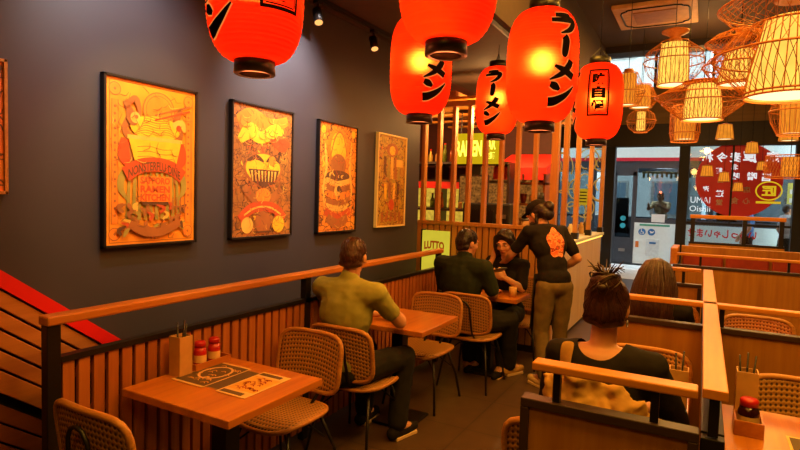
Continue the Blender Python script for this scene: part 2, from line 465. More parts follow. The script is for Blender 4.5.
sh = empty('notice_sheet', p, 'yellow notice sheet hung at upper right of the red round decal', 'notice')
MB().box((0, 0, 0), (.46, .01, .36)).build('sheet', plain('yellow_sheet', 'd8a820', .6), sh)
mb = MB()
for i in range(5): mb.box((-.1 + .04 * (i % 2), -.008, .12 - i * .055), (.2 + .03 * (i % 3), .004, .018))
mb.build('print_lines', plain('sheet_print', '7a3010', .6), sh)
p = on(793, 205, 1, FY + .9)
sg = empty('street_sign', (p.x, p.y, 0), 'yellow and white vertical sign standing outside the window', 'sign')
MB().b2((-.12, -.02, .5), (.12, .02, p.z + .5)).build('board', plain('street_sign_yellow', 'd8d060', .5), sg)
mb = MB()
for i in range(4): mb.b2((-.08, -.03, p.z + .25 - i * .2), (.08, -.021, p.z + .35 - i * .2))
mb.build('marks', M['white'], sg)
MB().b2((-.03, -.02, 0), (.03, .02, .5)).build('post', M['black'], sg)

# ------------------------------------------------------------------ bus and street
BY = 16.0
bus = empty('city_bus', (0, BY, 0), 'white and grey city bus with red roof line parked outside the doorway', 'bus')
mb = MB()
mb.b2((-8, 0, .05), (.47, .04, .9)).b2((-8, 0, 2.55), (9, .04, 2.75)).b2((-8, .04, .02), (9, 2.4, .15)).b2((-8, 2.36, .1), (9, 2.4, 1.2)).b2((-8, 2.36, 2.55), (9, 2.4, 3.1)).b2((.95, 0, 1.1), (9, .04, 1.22))
for x in (-8, -6, -4, -2, -.1, .42, .95, 2.75, 4.6, 6.6, 8.9): mb.b2((x - .05, -.004, .9), (x + .06, .05, 2.6))
mb.b2((.47, 0, 2.4), (.95, .04, 2.56)).b2((-8, .01, -.02), (9, .1, .06))
mb.build('body_frame', M['busgrey'], bus)
MB().b2((.99, -.012, .0), (9, .02, 1.1)).build('lower_panel', M['buswhite'], bus)
MB().b2((-8, -.01, 2.82), (9, 2.4, 3.12)).build('roof_band', M['buswhite'], bus)
MB().b2((-8, -.016, 2.74), (9, .03, 2.83)).build('red_line', M['busred'], bus)
mb = MB()
for a, b in ((1.01, 2.7), (2.8, 4.55), (4.65, 6.55), (-1.95, -.15), (-3.95, -2.05), (6.65, 8.85)): MB().b2((a, .015, 1.2), (b, .022, 2.56)).build('window_pane', M['busglass'], bus)
dr = MB().b2((.42, -.02, .02), (.5, .03, 2.45)).b2((.9, -.02, .02), (.98, .03, 2.45)).b2((.42, -.02, 2.35), (.98, .03, 2.45)).b2((.5, -.015, .02), (.9, .03, .62)).b2((.5, -.018, .62), (.9, .03, .68)).build('door', M['busgrey'], bus)
MB().b2((.5, .005, .68), (.9, .012, 2.35)).build('door_glass', M['busglass'], dr)
mb = MB()
for z in (1.0, 1.2): mb.prism([(.7 + .07 * cos(2 * PI * k / 20), -.03, z + .07 * sin(2 * PI * k / 20)) for k in range(20)], (0, .01, 0))
mb.build('teal_sticker', M['teal'], dr)
MB().b2((.62, -.03, .3), (.78, -.014, .38)).build('door_plate', M['steel'], dr)
mb = MB()
for x in (1.19, 1.42): mb.prism([(x + .09 * cos(2 * PI * k / 24), -.022, .86 + .09 * sin(2 * PI * k / 24)) for k in range(24)], (0, .008, 0))
st = mb.build('access_sticker', M['bluesign'], bus)
mb = MB()
mb.tube([(1.17, -.024, .92), (1.175, -.024, .86), (1.22, -.024, .855), (1.235, -.024, .81)], .009, 6)
mb.tube([(1.18 + .04 * cos(a), -.024, .84 + .04 * sin(a)) for a in [R(150 + 20 * k) for k in range(11)]], .006, 6); mb.ell((1.17, -.026, .935), (.012, .004, .012))
mb.poly([(1.37, -.024, .9), (1.4, -.024, .83), (1.46, -.024, .84), (1.49, -.024, .9), (1.44, -.024, .87)])
mb.build('access_symbol', M['white'], st)
mb = MB().b2((1.3, -.02, .22), (1.62, -.012, .68)); mb.build('service_hatch', plain('bus_hatch', 'c4d0d0', .4), bus, bev=.004)
MB().b2((1.38, -.026, .55), (1.54, -.02, .6)).build('hatch_label', M['bluesign'], bus)
MB().b2((1.04, -.02, .44), (1.12, -.012, .6)).build('orange_marker', plain('orange_marker', 'c86a20', .5), bus)
MB().b2((1.12, -.016, 1.02), (1.85, -.012, 1.07)).build('green_strip', plain('bus_green', '3a9a80', .5), bus)
MB().b2((1.4, -.004, 1.13), (1.72, .01, 1.34)).build('white_notice', M['white'], bus)
mb = MB()
for i in range(4):
    for x in (.3, 2.9, 5): mb.b2((x + i * .001, .6, .9), (x + .45, .7, 1.75)).b2((x, .6, .75), (x + .45, 1.1, .9))
mb.build('seat_row', plain('bus_seat', '44505a', .8), bus)
mb = MB(); mb.tube([(1.1, .1, 2.45), (2.7, .1, 2.42)], .03, 8)
for i in range(14): mb.box((1.15 + i * .11, .1, 2.36 + .02 * (i % 3)), (.06, .02, .14))
mb.build('hanging_sign', plain('bus_dest_strip', 'c8a860', .5), bus)

def facade(name, x0, x1, y, h, hexc, label, nx, nz):
    b = empty(name, ((x0 + x1) / 2, y, 0), label, 'building'); W = (x1 - x0) / 2
    MB().b2((-W, 0, -.2), (W, 4, h)).build('wall', plain('facade_' + hexc, hexc, .8), b)
    for i in range(nx):
        for j in range(nz):
            cx = -W + (i + .5) * 2 * W / nx; cz = 1.2 + j * 2.6
            f = MB().b2((cx - W / nx * .62, -.05, cz - .2), (cx + W / nx * .62, .02, cz + 1.5)).build('window_frame', M['steel'], b)
            MB().b2((cx - W / nx * .52, -.07, cz - .1), (cx + W / nx * .52, -.04, cz + 1.4)).build('pane', plain('far_pane', '5a6a74', .2), f)
facade('street_building', -14, 2.5, 30, 11, 'a8aaa6', 'pale grey building across the road beyond the bus, left one', 6, 4)
facade('street_building', 2.7, 20, 29, 13, '8c9096', 'darker grey building across the road beyond the bus, right one', 7, 4)

# ------------------------------------------------------------------ left wall: stair panel, railing
sp_ = empty('stair_panel', (.03, 1.2, 0), 'sloping wooden stair cladding with red top strip beside left wall', 'stair cladding')
def sloped(mb, ztop, zbot, x0, x1, y0=-.95, y1=2.9):
    f = lambda z, y: z - .76 * (y - 1.2)
    ye = min(y1, 1.2 + (zbot - .02) / .76)
    mb.prism([(x0 - .03, y0 - 1.2, f(ztop, y0)), (x0 - .03, ye - 1.2, f(ztop, ye)), (x0 - .03, ye - 1.2, f(zbot, ye)), (x0 - .03, y0 - 1.2, f(zbot, y0))], (x1 - x0, 0, 0))
mb = MB(); sloped(mb, 1.28, 1.205, .015, .055); mb.build('red_strip', M['redstrip'], sp_)
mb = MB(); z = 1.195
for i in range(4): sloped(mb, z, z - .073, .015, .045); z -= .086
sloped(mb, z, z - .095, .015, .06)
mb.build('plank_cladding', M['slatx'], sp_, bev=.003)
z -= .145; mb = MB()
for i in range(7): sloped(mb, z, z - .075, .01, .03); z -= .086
mb.build('lower_cladding', wood('stair_plank_shaded', '6e3a1a', '83471f', 1, .5), sp_, bev=.003)  # shadow on the lower planks put into a darker wood colour
mb = MB(); sloped(mb, 1.26, .15, .002, .012); mb.build('backing', M['blackmat'], sp_)

XF = .33
rl = empty('slat_railing', (XF, 1.225, 0), 'long low railing of upright wooden slats with raised wooden handrail by left wall', 'railing')
L = 3.72
MB().b2((-.035, -.015, 1.085), (.035, L + .04, 1.125)).build('handrail', M['railwood'], rl, bev=.008)
for y in (0, 1.62, L - .03):
    MB().b2((-.022, y - .01, 0), (.022, y + .045, 1.085)).build('post', M['black'], rl, bev=.003)
MB().b2((-.022, .045, .925), (.022, L - .05, .95)).build('cap_strip', M['black'], rl)
mb = MB(); y = .055
while y < L - .08:
    mb.b2((-.008, y, .06), (.014, y + .049, .925)); y += .066
mb.build('slat_panel', M['slat'], rl, bev=.002)
mb = MB()
for z in (.12, .32, .5, .68, .86): mb.b2((-.02, .05, z - .02), (-.008, L - .06, z + .02))
mb.build('batten', wood('batten_wood', '5a2c12', '6e3816', 1), rl)
MB().b2((-.03, .05, .05), (-.022, L - .06, .925)).build('backing_sheet', M['blackmat'], rl)

# ------------------------------------------------------------------ posters on the left wall
ART = [plain('poster_paper', 'd8860e', .6, 0, .15, 9), plain('poster_brown', '99591c', .6), plain('poster_yellow', 'e2ac18', .6), plain('poster_red', 'bc4610', .6), plain('poster_green', '98842c', .6), plain('poster_dark', '5c3614', .6), plain('poster_orange', 'e27c14', .6), plain('poster_cream', 'd8a83c', .6)]
def dense(name, cols, k=26):
    t = NT(name); v = t.coord((1, 1, 1))
    vo = t.n('ShaderNodeTexVoronoi', feature='DISTANCE_TO_EDGE'); vo.inputs['Scale'].default_value = k
    nz = t.n('ShaderNodeTexNoise'); nz.inputs['Scale'].default_value = 7; nz.inputs['Detail'].default_value = 2
    t.l(v, nz.inputs['Vector'])
    mx = t.n('ShaderNodeMixRGB'); mx.inputs[0].default_value = .25; t.l(v, mx.inputs[1]); t.l(nz.outputs['Color'], mx.inputs[2]); t.l(mx.outputs[0], vo.inputs['Vector'])
    line = t.ramp(vo.outputs[0], [(.02, (0, 0, 0, 1)), (.07, (1, 1, 1, 1))])
    n2 = t.noise(v, 6.5, 3, .6)
    c = t.ramp(n2, [(.3 + .4 * i / (len(cols) - 1), srgb(h)) for i, h in enumerate(cols)])
    m2 = t.n('ShaderNodeMixRGB'); t.l(line, m2.inputs[0]); m2.inputs[1].default_value = srgb('4a260c'); t.l(c, m2.inputs[2])
    return t.bsdf(m2.outputs[0], .6)
def poster(y0, y1, z0, z1, label, art, base, frame='black'):
    w, h = y1 - y0, z1 - z0
    o = empty('framed_poster', (0, (y0 + y1) / 2, (z0 + z1) / 2), label, 'poster')
    mb = MB(); t = .014
    mb.b2((0.002, -w / 2, -h / 2), (.035, -w / 2 + t, h / 2)).b2((0.002, w / 2 - t, -h / 2), (.035, w / 2, h / 2)).b2((0.002, -w / 2, -h / 2), (.035, w / 2, -h / 2 + t)).b2((0.002, -w / 2, h / 2 - t), (.035, w / 2, h / 2))
    mb.build('frame', M[frame], o, bev=.002)
    MB().b2((.002, -w / 2 + t, -h / 2 + t), (.024, w / 2 - t, h / 2 - t)).build('backing_print', base, o)
    mb = MB(); st = [.0246]
    class A:
        hold = False
        def lay(s):
            if not s.hold: st[0] += .0001
        def poly(s, mi, pts): s.lay(); mb.mi = mi; mb.poly([(st[0], x * w, y * h) for x, y in pts])
        def txt(s, mi, body, bw, bh, cx, cy, bold=.02, arch=0):
            s.lay(); mb.mi = mi; put2d(mb, fit(text2d(body, 1, bold), bw, bh, cx, cy), lambda x, y: (st[0], x * w, (y - arch * (x - cx) ** 2) * h))
        def stroke(s, mi, pts, ws, n=6):
            s.lay(); mb.mi = mi; put2d(mb, ribbon([(x * w, y * h) for x, y in pts], ws, n), lambda x, y: (st[0], x, y))
        def disc(s, mi, cx, cy, r, ry=None, n=28):
            s.poly(mi, [(cx + r * cos(2 * PI * k / n), cy + (ry or r * w / h) * sin(2 * PI * k / n)) for k in range(n)])
        def ring(s, mi, cx, cy, r, wd):
            s.stroke(mi, [(cx + r * cos(2 * PI * k / 14), cy + r * w / h * sin(2 * PI * k / 14)) for k in range(15)], [wd] * 15, 2)
    art(A())
    mb.build('artwork', ART, o, fix=False)
    return o
def fine(a, seed, n):
    random.seed(seed); a.lay(); a.hold = True
    for k in range(n):
        x, y = random.uniform(-.42, .38), random.uniform(-.45, .43); q = random.uniform(.02, .05); th = random.uniform(0, 6.28)
        a.stroke(random.choice((1, 5, 1, 3, 1, 7)), [(max(-.43, min(.43, x + q * t * cos(th) + .4 * q * sin(2.2 * t + x * 9))), max(-.46, min(.46, y + (q * t * sin(th) + .4 * q * cos(2.2 * t)) * .66))) for t in range(4)], [.0015, random.uniform(.0025, .0045), .003, .001], 3)
    a.hold = False
def border(a):
    for p in ([(-.44, -.47), (.44, -.47)], [(-.44, .47), (.44, .47)], [(-.44, -.47), (-.44, .47)], [(.44, -.47), (.44, .47)]): a.stroke(1, p, [.004, .004], 1)
def art1(a):
    border(a); fine(a, 2, 70)
    for s in (-1, 1):
        for y in (.42, -.42): a.disc(6, s * .39, y, .055); a.ring(1, s * .39, y, .055, .004); a.disc(1, s * .39, y, .012)
        a.stroke(6, [(s * .39, .36), (s * .39, -.36)], [.035, .035], 1)
        a.stroke(1, [(s * .42, .36), (s * .42, -.36)], [.003, .003], 1); a.stroke(1, [(s * .36, .36), (s * .36, -.36)], [.003, .003], 1)
        for k in range(16): a.disc(1, s * .39, .32 - k * .042, .012)
        a.stroke(1, [(s * .3, .36), (s * .24, .28), (s * .3, .2), (s * .22, .12), (s * .18, .02)], [.02, .05, .03, .05, .02])
        a.stroke(3, [(s * .28, .14), (s * .3, .04), (s * .2, -.03)], [.06, .07, .03])
        a.stroke(4, [(s * .24, -.02), (s * .32, -.08), (s * .335, -.15), (s * .27, -.22)], [.035, .04, .035, .01])
        a.stroke(1, [(s * .23, .1), (s * .2, -.05), (s * .25, -.12)], [.03, .045, .01])
        for k in range(5): a.stroke(4, [(s * (.03 + .055 * k), -.05), (s * (.03 + .06 * k), -.34)], [.016, .022], 2)
    a.disc(6, .05, .33, .17); a.ring(1, .05, .33, .17, .005); a.ring(1, .05, .33, .14, .003)
    a.disc(2, .02, .22, .27, .075)
    for k in range(9): a.stroke(1 if k % 2 else 6, [(-.23 + .018 * k, .165 + .012 * k), (-.1, .19 + .014 * k), (.03, .18 + .0145 * k), (.15, .19 + .014 * k), (.27 - .018 * k, .165 + .012 * k)], [.0035] * 5, 5)
    a.stroke(1, [(0, .3), (.4, .39)], [.008, .01], 1); a.stroke(3, [(.0, .27), (.4, .36)], [.008, .01], 1)
    a.stroke(1, [(-.3, .33), (-.2, .38), (-.16, .3), (-.22, .24), (-.28, .27)], [.02, .035, .02, .035, .015]); a.disc(7, -.2, .27, .05); a.disc(1, -.19, .275, .018)
    a.stroke(7, [(.2, .25), (.3, .27), (.34, .22)], [.03, .045, .015]); a.disc(3, .27, .24, .03)
    a.poly(2, [(-.27, .15), (.3, .15), (.24, 0), (-.2, 0)])
    a.stroke(7, [(-.28, .155), (.31, .155)], [.02, .02], 1)
    for z in (.1, .07, .04): a.stroke(1, [(-.18, z), (-.05, z + .008), (.08, z - .006), (.2, z)], [.003] * 4, 4)
    a.stroke(3, [(-.3, -.07), (-.15, -.015), (.02, .0), (.18, -.015), (.32, -.07)], [.075] * 5, 6)
    a.txt(5, 'NONSTERFLU DINE', .56, .055, .01, -.01, .025, .7)
    for body, y, mi in (('SAPPORO', -.1, 3), ('RAMEN', -.152, 3), ('KITCHEN', -.203, 3)):
        a.poly(6, [(-.17, y - .026), (.19, y - .026), (.19, y + .026), (-.17, y + .026)]); a.txt(mi, body, .32, .043, .01, y, .045)
    a.stroke(5, [(-.13, -.24), (.15, -.24)], [.016, .016], 1)
    random.seed(11)
    for k in range(34):
        x, y = random.uniform(-.34, .34), random.uniform(-.44, -.27)
        a.stroke(random.choice((1, 3, 4, 7, 1, 5)), [(x, y), (x + random.uniform(-.06, .06), y + .03), (x + random.uniform(-.06, .06), y + .05)], [.012, .022, .006], 4)
    a.stroke(1, [(-.26, -.36), (-.1, -.41), (.1, -.41), (.28, -.36)], [.04, .05, .05, .04])
    a.stroke(1, [(.18, -.26), (.36, -.26)], [.01, .01], 1); fine(a, 3, 60)
    for k in range(4): a.stroke(1, [(.2 + .045 * k, -.2), (.2 + .045 * k, -.3)], [.008, .008], 1)
def artbits(a, seed, n, cols, ylim=(-.44, .44)):
    random.seed(seed); a.lay(); a.hold = True
    for k in range(n):
        x, y = random.uniform(-.4, .36), random.uniform(*ylim); q = random.uniform(.02, .07)
        a.stroke(random.choice(cols), [(x, y), (x + random.uniform(-q, q), y + q * .5), (x + random.uniform(-q, q) * 1.4, y + q * .9)], [.006, random.uniform(.008, .02), .004], 4)
    a.hold = False
def art2(a):
    border(a); artbits(a, 5, 60, (1, 5, 3, 1, 2))
    a.stroke(6, [(-.4, .35), (-.2, .4), (.1, .36), (.4, .42)], [.09, .12, .1, .06]); a.stroke(2, [(-.38, .22), (-.22, .3), (-.05, .26), (.2, .33), (.3, .3)], [.05, .11, .08, .09, .02])
    for k in range(4): a.stroke(7, [(-.1 + .1 * k, .26), (-.06 + .1 * k, .33)], [.008, .004], 3)
    a.stroke(3, [(.1, .25), (.3, .22), (.42, .26)], [.02, .09, .05])
    a.disc(1, 0, .02, .31, .13); a.disc(2, 0, .03, .28, .11)
    a.stroke(5, [(-.26, .08), (-.12, .11), (0, .08)], [.015, .035, .015]); a.stroke(5, [(.04, .08), (.15, .12), (.27, .08)], [.015, .03, .015])
    a.disc(6, .14, .09, .06)
    a.poly(5, [(-.24, .02), (.26, .02), (.2, -.08), (.0, -.12), (-.18, -.07)])
    for k in range(8): a.stroke(7, [(-.19 + .055 * k, .01), (-.17 + .05 * k, -.07)], [.018, .006], 3)
    a.stroke(1, [(-.3, -.12), (-.15, -.2), (0, -.22), (.15, -.2), (.3, -.12)], [.06] * 5); a.disc(6, 0, -.18, .12, .06)
    a.stroke(3, [(-.36, -.36), (-.2, -.28), (0, -.26), (.2, -.28), (.36, -.36)], [.07] * 5); a.stroke(7, [(-.3, -.325), (-.15, -.275), (0, -.262), (.15, -.275), (.3, -.325)], [.012] * 5, 6)
    a.disc(7, -.25, -.4, .09); a.disc(2, .26, -.4, .1); a.disc(1, 0, -.38, .13)
    a.stroke(5, [(-.14, -.455), (.14, -.455)], [.012, .012], 1); fine(a, 4, 230)
def art3(a):
    border(a); artbits(a, 8, 46, (1, 5, 2, 3, 7))
    for s in (-1, 1):
        a.disc(2, s * .38, .42, .06); a.ring(1, s * .38, .42, .06, .004)
        a.stroke(7, [(s * .34, .3), (s * .3, .1), (s * .36, -.1), (s * .33, -.28)], [.02, .03, .02, .01])
    a.disc(6, 0, .28, .28, .17); a.disc(2, 0, .27, .2, .15); a.stroke(1, [(-.2, .2), (-.1, .36), (.02, .42), (.14, .36), (.22, .2)], [.012] * 5)
    a.disc(1, 0, .12, .2, .1)
    a.disc(5, 0, .02, .3, .05)
    for y, c in ((-.04, 7), (-.1, 1), (-.16, 6), (-.22, 1), (-.27, 7)): a.stroke(c, [(-.3, y + .02), (0, y - .01), (.3, y + .02)], [.04, .045, .04])
    artbits(a, 21, 30, (5, 1, 7), (-.3, .02)); a.disc(7, -.02, -.12, .08); a.disc(5, .02, -.1, .05)
    a.stroke(3, [(-.32, -.3), (0, -.36), (.32, -.3)], [.06] * 3); a.stroke(1, [(-.26, -.36), (0, -.42), (.26, -.36)], [.07, .08, .07]); fine(a, 6, 200)
def art4(a):
    border(a); artbits(a, 31, 50, (1, 5, 4, 3, 1))
    a.disc(1, 0, .34, .2, .07); a.disc(2, .0, .33, .1, .05)
    for k in range(5): a.stroke((5, 4, 7, 1, 4)[k], [(-.24 + .12 * k, .26), (-.24 + .12 * k, .02)], [.045, .05], 2)
    for k in range(4): a.stroke((2, 1, 7, 5)[k], [(-.22 + .15 * k, -.02), (-.2 + .14 * k, -.2)], [.05, .04], 2)
    a.disc(3, 0, -.26, .1)
    for k in range(5): a.stroke(1, [(-.3 + .15 * k, -.34), (-.3 + .15 * k, -.44)], [.045, .045], 1)
    fine(a, 7, 220); a.poly(7, [(.14, .16), (.38, .16), (.38, .24), (.14, .24)])
D1 = dense('poster_one_print', ('d8881a', 'e09a20', 'dd8a1c'), 8)
poster(1.655, 2.22, 1.338, 2.2, 'framed orange poster of a steaming noodle bowl with SAPPORO RAMEN KITCHEN lettering, nearest full one', art1, ART[0])
poster(2.483, 3.065, 1.334, 2.205, 'framed dark orange poster with a wide toothy face, second full one along the wall', art2, dense('poster_two_print', ('6a4414', 'a8661c', '8a5618', 'b87c24'), 24))
poster(3.36, 3.893, 1.33, 2.202, 'framed orange poster with a tall tiered column drawing, third full one along the wall', art3, dense('poster_three_print', ('c8700e', 'e0841a', 'd8921c'), 16))
poster(4.22, 4.76, 1.345, 2.202, 'framed olive gold poster with rows of bottles, farthest from the camera', art4, dense('poster_four_print', ('8a7a1c', 'b8901c', 'a8741c'), 20), 'gold')
poster(.66, 1.235, 1.6, 2.16, 'framed poster cut by the left edge of the picture', art3, dense('poster_five_print', ('c87a1c', 'd8681c', 'a0501c'), 14), 'rattan')
# ------------------------------------------------------------------ tables and chairs
def table(name, x0, x1, y0, y1, label, z=.75):
    t = empty(name, ((x0 + x1) / 2, (y0 + y1) / 2, 0), label, 'table'); w, d = (x1 - x0) / 2, (y1 - y0) / 2
    MB().b2((-w, -d, z - .035), (w, d, z)).build('tabletop', M['tablewood'], t, bev=.004)
    MB().b2((-.045, -.045, .02), (.045, .045, z - .035)).b2((-w * .6, -d * .6, z - .05), (w * .6, d * .6, z - .035)).build('pedestal', M['black'], t, bev=.004)
    MB().b2((-.17, -.17, 0), (.17, .17, .02)).build('base_plate', M['black'], t, bev=.004)
    return t
table('dining_table', .375, 1.03, 1.52, 2.125, 'wooden table by slat railing laid with printed menu sheets')
table('dining_table', .375, 1.03, 3.2, 3.8, 'wooden table where the man in olive shirt sits')
table('dining_table', .55, 1.2, 4.72, 5.16, 'wooden table between man in dark green and woman with menu')
table('dining_table', 2.715, 3.4, 2.28, 2.86, 'bright wooden table at lower right corner with red bottle caddy')
table('dining_table', 1.98, 2.59, 2.52, 2.95, 'wooden table in front of woman with hair bun, left of long divider')
table('dining_table', 2.72, 3.4, 3.75, 4.2, 'wooden table behind second divider, right of long divider')
table('dining_table', 1.98, 2.59, 4.1, 4.5, 'wooden table in front of woman with long loose hair')

def make_chair(wv='weave'):
    o = empty('rattan_chair', (0, 0, 0), 'rattan chair', 'chair')
    # seat
    def seatpt(u, v, dz=0):
        e = 3.2; r = (abs(u) ** e + abs(v) ** e) ** (1 / e) if (u or v) else 0
        k = max(abs(u), abs(v)) / r if r > 0 else 1
        x, y = u * k * .22, v * k * .21
        z = .452 - .012 * (1 - (x / .22) ** 2) - max(0, (y - .08)) ** 2 * 1.6
        return (x, y, z + dz)
    def sheet(mb, fn, n=12):
        G = [[mb.v(fn(-1 + 2 * i / n, -1 + 2 * j / n)) for j in range(n + 1)] for i in range(n + 1)]
        for i in range(n):
            for j in range(n): mb._f([G[i][j], G[i + 1][j], G[i + 1][j + 1], G[i][j + 1]])
    mb = MB(); sheet(mb, seatpt)
    s = mb.build('seat', M[wv], o, True); q = s.modifiers.new('sol', 'SOLIDIFY'); q.thickness = .022; q.offset = -1
    ring = [seatpt(cos(2 * PI * k / 40) / max(abs(cos(2 * PI * k / 40)), abs(sin(2 * PI * k / 40))), sin(2 * PI * k / 40) / max(abs(cos(2 * PI * k / 40)), abs(sin(2 * PI * k / 40))), -.01) for k in range(40)]
    MB().tube(ring, .013, 8, True).build('seat_rim', M['rattan'], o, True)
    # back
    def backpt(u, v, dy=0):
        e = 5; r = (abs(u) ** e + abs(v) ** e) ** (1 / e) if (u or v) else 0
        k = max(abs(u), abs(v)) / r if r > 0 else 1
        x = u * k * .225; z = .66 + v * k * .165
        y = -.2 - .05 * (z - .5) / .34 - .025 * (1 - (x / .225) ** 2) + dy
        return (x, y, z)
    mb = MB(); sheet(mb, backpt)
    b = mb.build('backrest', M[wv], o, True); q = b.modifiers.new('sol', 'SOLIDIFY'); q.thickness = .012; q.offset = 0
    sq = lambda a: (cos(a) / max(abs(cos(a)), abs(sin(a))), sin(a) / max(abs(cos(a)), abs(sin(a))))
    MB().tube([backpt(*sq(2 * PI * k / 48)) for k in range(48)], .0145, 8, True).build('back_frame', M['rattan'], o, True)
    sup = [(-.07, -.16, .43), (-.075, -.25, .5), (-.07, -.285, .62), (-.06, -.292, .72), (-.035, -.296, .76), (0, -.297, .772), (.035, -.296, .76), (.06, -.292, .72), (.07, -.285, .62), (.075, -.25, .5), (.07, -.16, .43)]
    MB().tube(sup, .009, 8).build('back_support', M['black'], o, True)
    for sx in (-1, 1):
        MB().tube([(sx * .15, .12, .425), (sx * .2, .19, .2), (sx * .225, .225, 0)], .0095, 8).build('leg', M['black'], o, True)
        MB().tube([(sx * .15, -.13, .425), (sx * .2, -.22, .2), (sx * .225, -.265, 0)], .0095, 8).build('leg', M['black'], o, True)
    mb = MB(); mb.tube([(-.16, .13, .42), (.16, .13, .42), (.16, -.14, .42), (-.16, -.14, .42)], .008, 6, True)
    for sy in (.1, -.1): mb.tube([(-.185, sy * 1.5, .28), (-.1, sy * .9, .36), (0, sy * .8, .385), (.1, sy * .9, .36), (.185, sy * 1.5, .28)], .006, 6)
    mb.build('under_frame', M['black'], o, True)
    return o
ch0 = make_chair()
CH = [(.65, 1.45, 0, 'rattan chair in lower left corner, seen from behind with black support loop'),
      (.62, 2.31, PI, 'empty rattan chair facing camera at table with menu sheets'),
      (.68, 3.01, 0, 'rattan chair on which the man in olive shirt sits'),
      (.69, 3.91, PI, 'empty rattan chair across the table from man in olive shirt'),
      (.87, 4.57, 0, 'rattan chair on which the man in dark green shirt sits'),
      (1.04, 5.4, PI, 'rattan chair of the woman facing camera by slat screen'),
      (2.36, 3.1, PI, 'rattan chair across the table from woman with hair bun'),
      (2.2, 2.26, 0, 'rattan chair of the woman with hair bun, under tan bag'),
      (3.06, 2.93, PI, 'rattan chair at the lower right table against second divider'),
      (2.36, 3.92, 0, 'rattan chair of the woman with long loose hair'),
      (2.38, 4.7, PI, 'rattan chair across from woman with long loose hair, left of long divider')]
for i, (x, y, rz, lab) in enumerate(CH):
    if i == 0: ch0.location = (x, y, 0); ch0.rotation_euler = (0, 0, rz); ch0['label'] = lab; ch0['group'] = 'rattan chairs'
    else: dup(ch0, (x, y, 0), rz, lab, 'rattan chairs')
rc = make_chair('redweave'); rc.location = (2.99, 4.55, 0); rc.rotation_euler = (0, 0, PI); rc['group'] = 'rattan chairs'
rc['label'] = 'reddish woven chair whose back tops the second divider at right'
dup(rc, (3.42, 4.25, 0), R(100), 'reddish woven chair side on at the far right edge', 'rattan chairs')

# ------------------------------------------------------------------ booth dividers
def divider(x0, x1, y, label, posts=None, capz=1.1, topz=.97):
    o = empty('booth_divider', ((x0 + x1) / 2, y, 0), label, 'divider'); W = (x1 - x0) / 2
    MB().b2((-W + .03, -.018, .06), (W - .03, .018, topz - .03)).build('panel', M['panel'], o)
    mb = MB().b2((-W, -.03, topz - .03), (W, .03, topz)).b2((-W, -.03, 0), (-W + .03, .03, topz - .03)).b2((W - .03, -.03, 0), (W, .03, topz - .03)).b2((-W + .03, -.025, 0), (W - .03, .025, .06))
    mb.build('frame', M['darkbrown'], o, bev=.003)
    MB().b2((-W + .035, -.035, capz - .028), (W - .01, .035, capz)).build('rail', M['railwoodx'], o, bev=.005)
    for q in posts:
        x = q - (x0 + x1) / 2
        MB().b2((x - .012, -.012, topz), (x + .012, .012, capz - .028)).build('rail_post', M['black'], o)
    return o
divider(2.085, 2.625, 1.86, 'nearest wooden divider behind woman with hair bun', (2.2, 2.5))
divider(2.1, 3.75, 3.52, 'second wooden divider crossing the long divider at right', (2.16, 2.72, 3.65))
divider(2.26, 2.62, 5.27, 'short wooden divider left of the far end of the long divider', (2.48,))
divider(2.33, 4.3, 6.88, 'fourth wide wooden divider before the red cushioned bench', (2.6, 3.4, 4.1))
ld = empty('long_divider', (2.66, 1.86, 0), 'long wooden divider with bright flat wooden cap running away from camera', 'divider')
MB().b2((-.034, 0, 1.07), (.034, 3.42, 1.1)).build('cap', M['capwood'], ld, bev=.003)
MB().b2((-.02, .04, .06), (.02, 3.38, .94)).build('panel', M['panel'], ld)
mb = MB().b2((-.032, 0, 0), (.032, .045, .95)).b2((-.032, .045, .93), (.032, 3.4, .955)).b2((-.032, 3.36, 0), (.032, 3.4, .93)).b2((-.028, .045, 0), (.028, 3.36, .06))
mb.build('frame', M['black'], ld, bev=.003)
for y in (.02, .85, 1.66, 2.5, 3.36):
    MB().b2((-.014, y - .012, .955), (.014, y + .012, 1.07)).build('cap_post', M['black'], ld)

bn = empty('bench', (3.1, 7.6, 0), 'long wooden bench with red cushion backs behind fourth divider', 'bench')
MB().b2((-.72, -.25, 0), (1.2, .25, .44)).b2((-.72, .2, .44), (1.2, .27, 1.12)).build('base', M['panel'], bn, bev=.006)
MB().b2((-.82, -.3, .92), (-.74, .28, 1.12)).build('armrest', M['railwood'], bn, bev=.01)
for i in range(4):
    MB().b2((-.7 + i * .47, .13, .5), (-.26 + i * .47, .2, 1.02)).build('back_cushion', M['redcushion'], bn, bev=.02)
    MB().b2((-.7 + i * .47, -.25, .44), (-.26 + i * .47, .13, .52)).build('seat_cushion', M['redcushion'], bn, bev=.02)
p = on(690, 219, 1, 8.6); q = on(786, 222, 1, 8.6)
pf = empty('rail_screen', (0, 8.6, 0), 'tall dark framed screen with wooden top rail in front of shop window', 'screen')
MB().b2((p.x, -.05, 1.45), (q.x, .05, 1.5)).build('top_rail', M['railwoodx'], pf, bev=.006)
for x in (p.x + .04, (p.x + q.x) / 2 + .1, q.x - .04):
    MB().b2((x - .025, -.025, 0), (x + .025, .025, 1.45)).build('post', M['black'], pf)
MB().b2((p.x, -.03, 1.1), (q.x, .03, 1.13)).build('lower_rail', M['black'], pf)
MB().b2((p.x, -.03, .05), (q.x, .03, 1.1)).build('panel', M['panel'], pf)

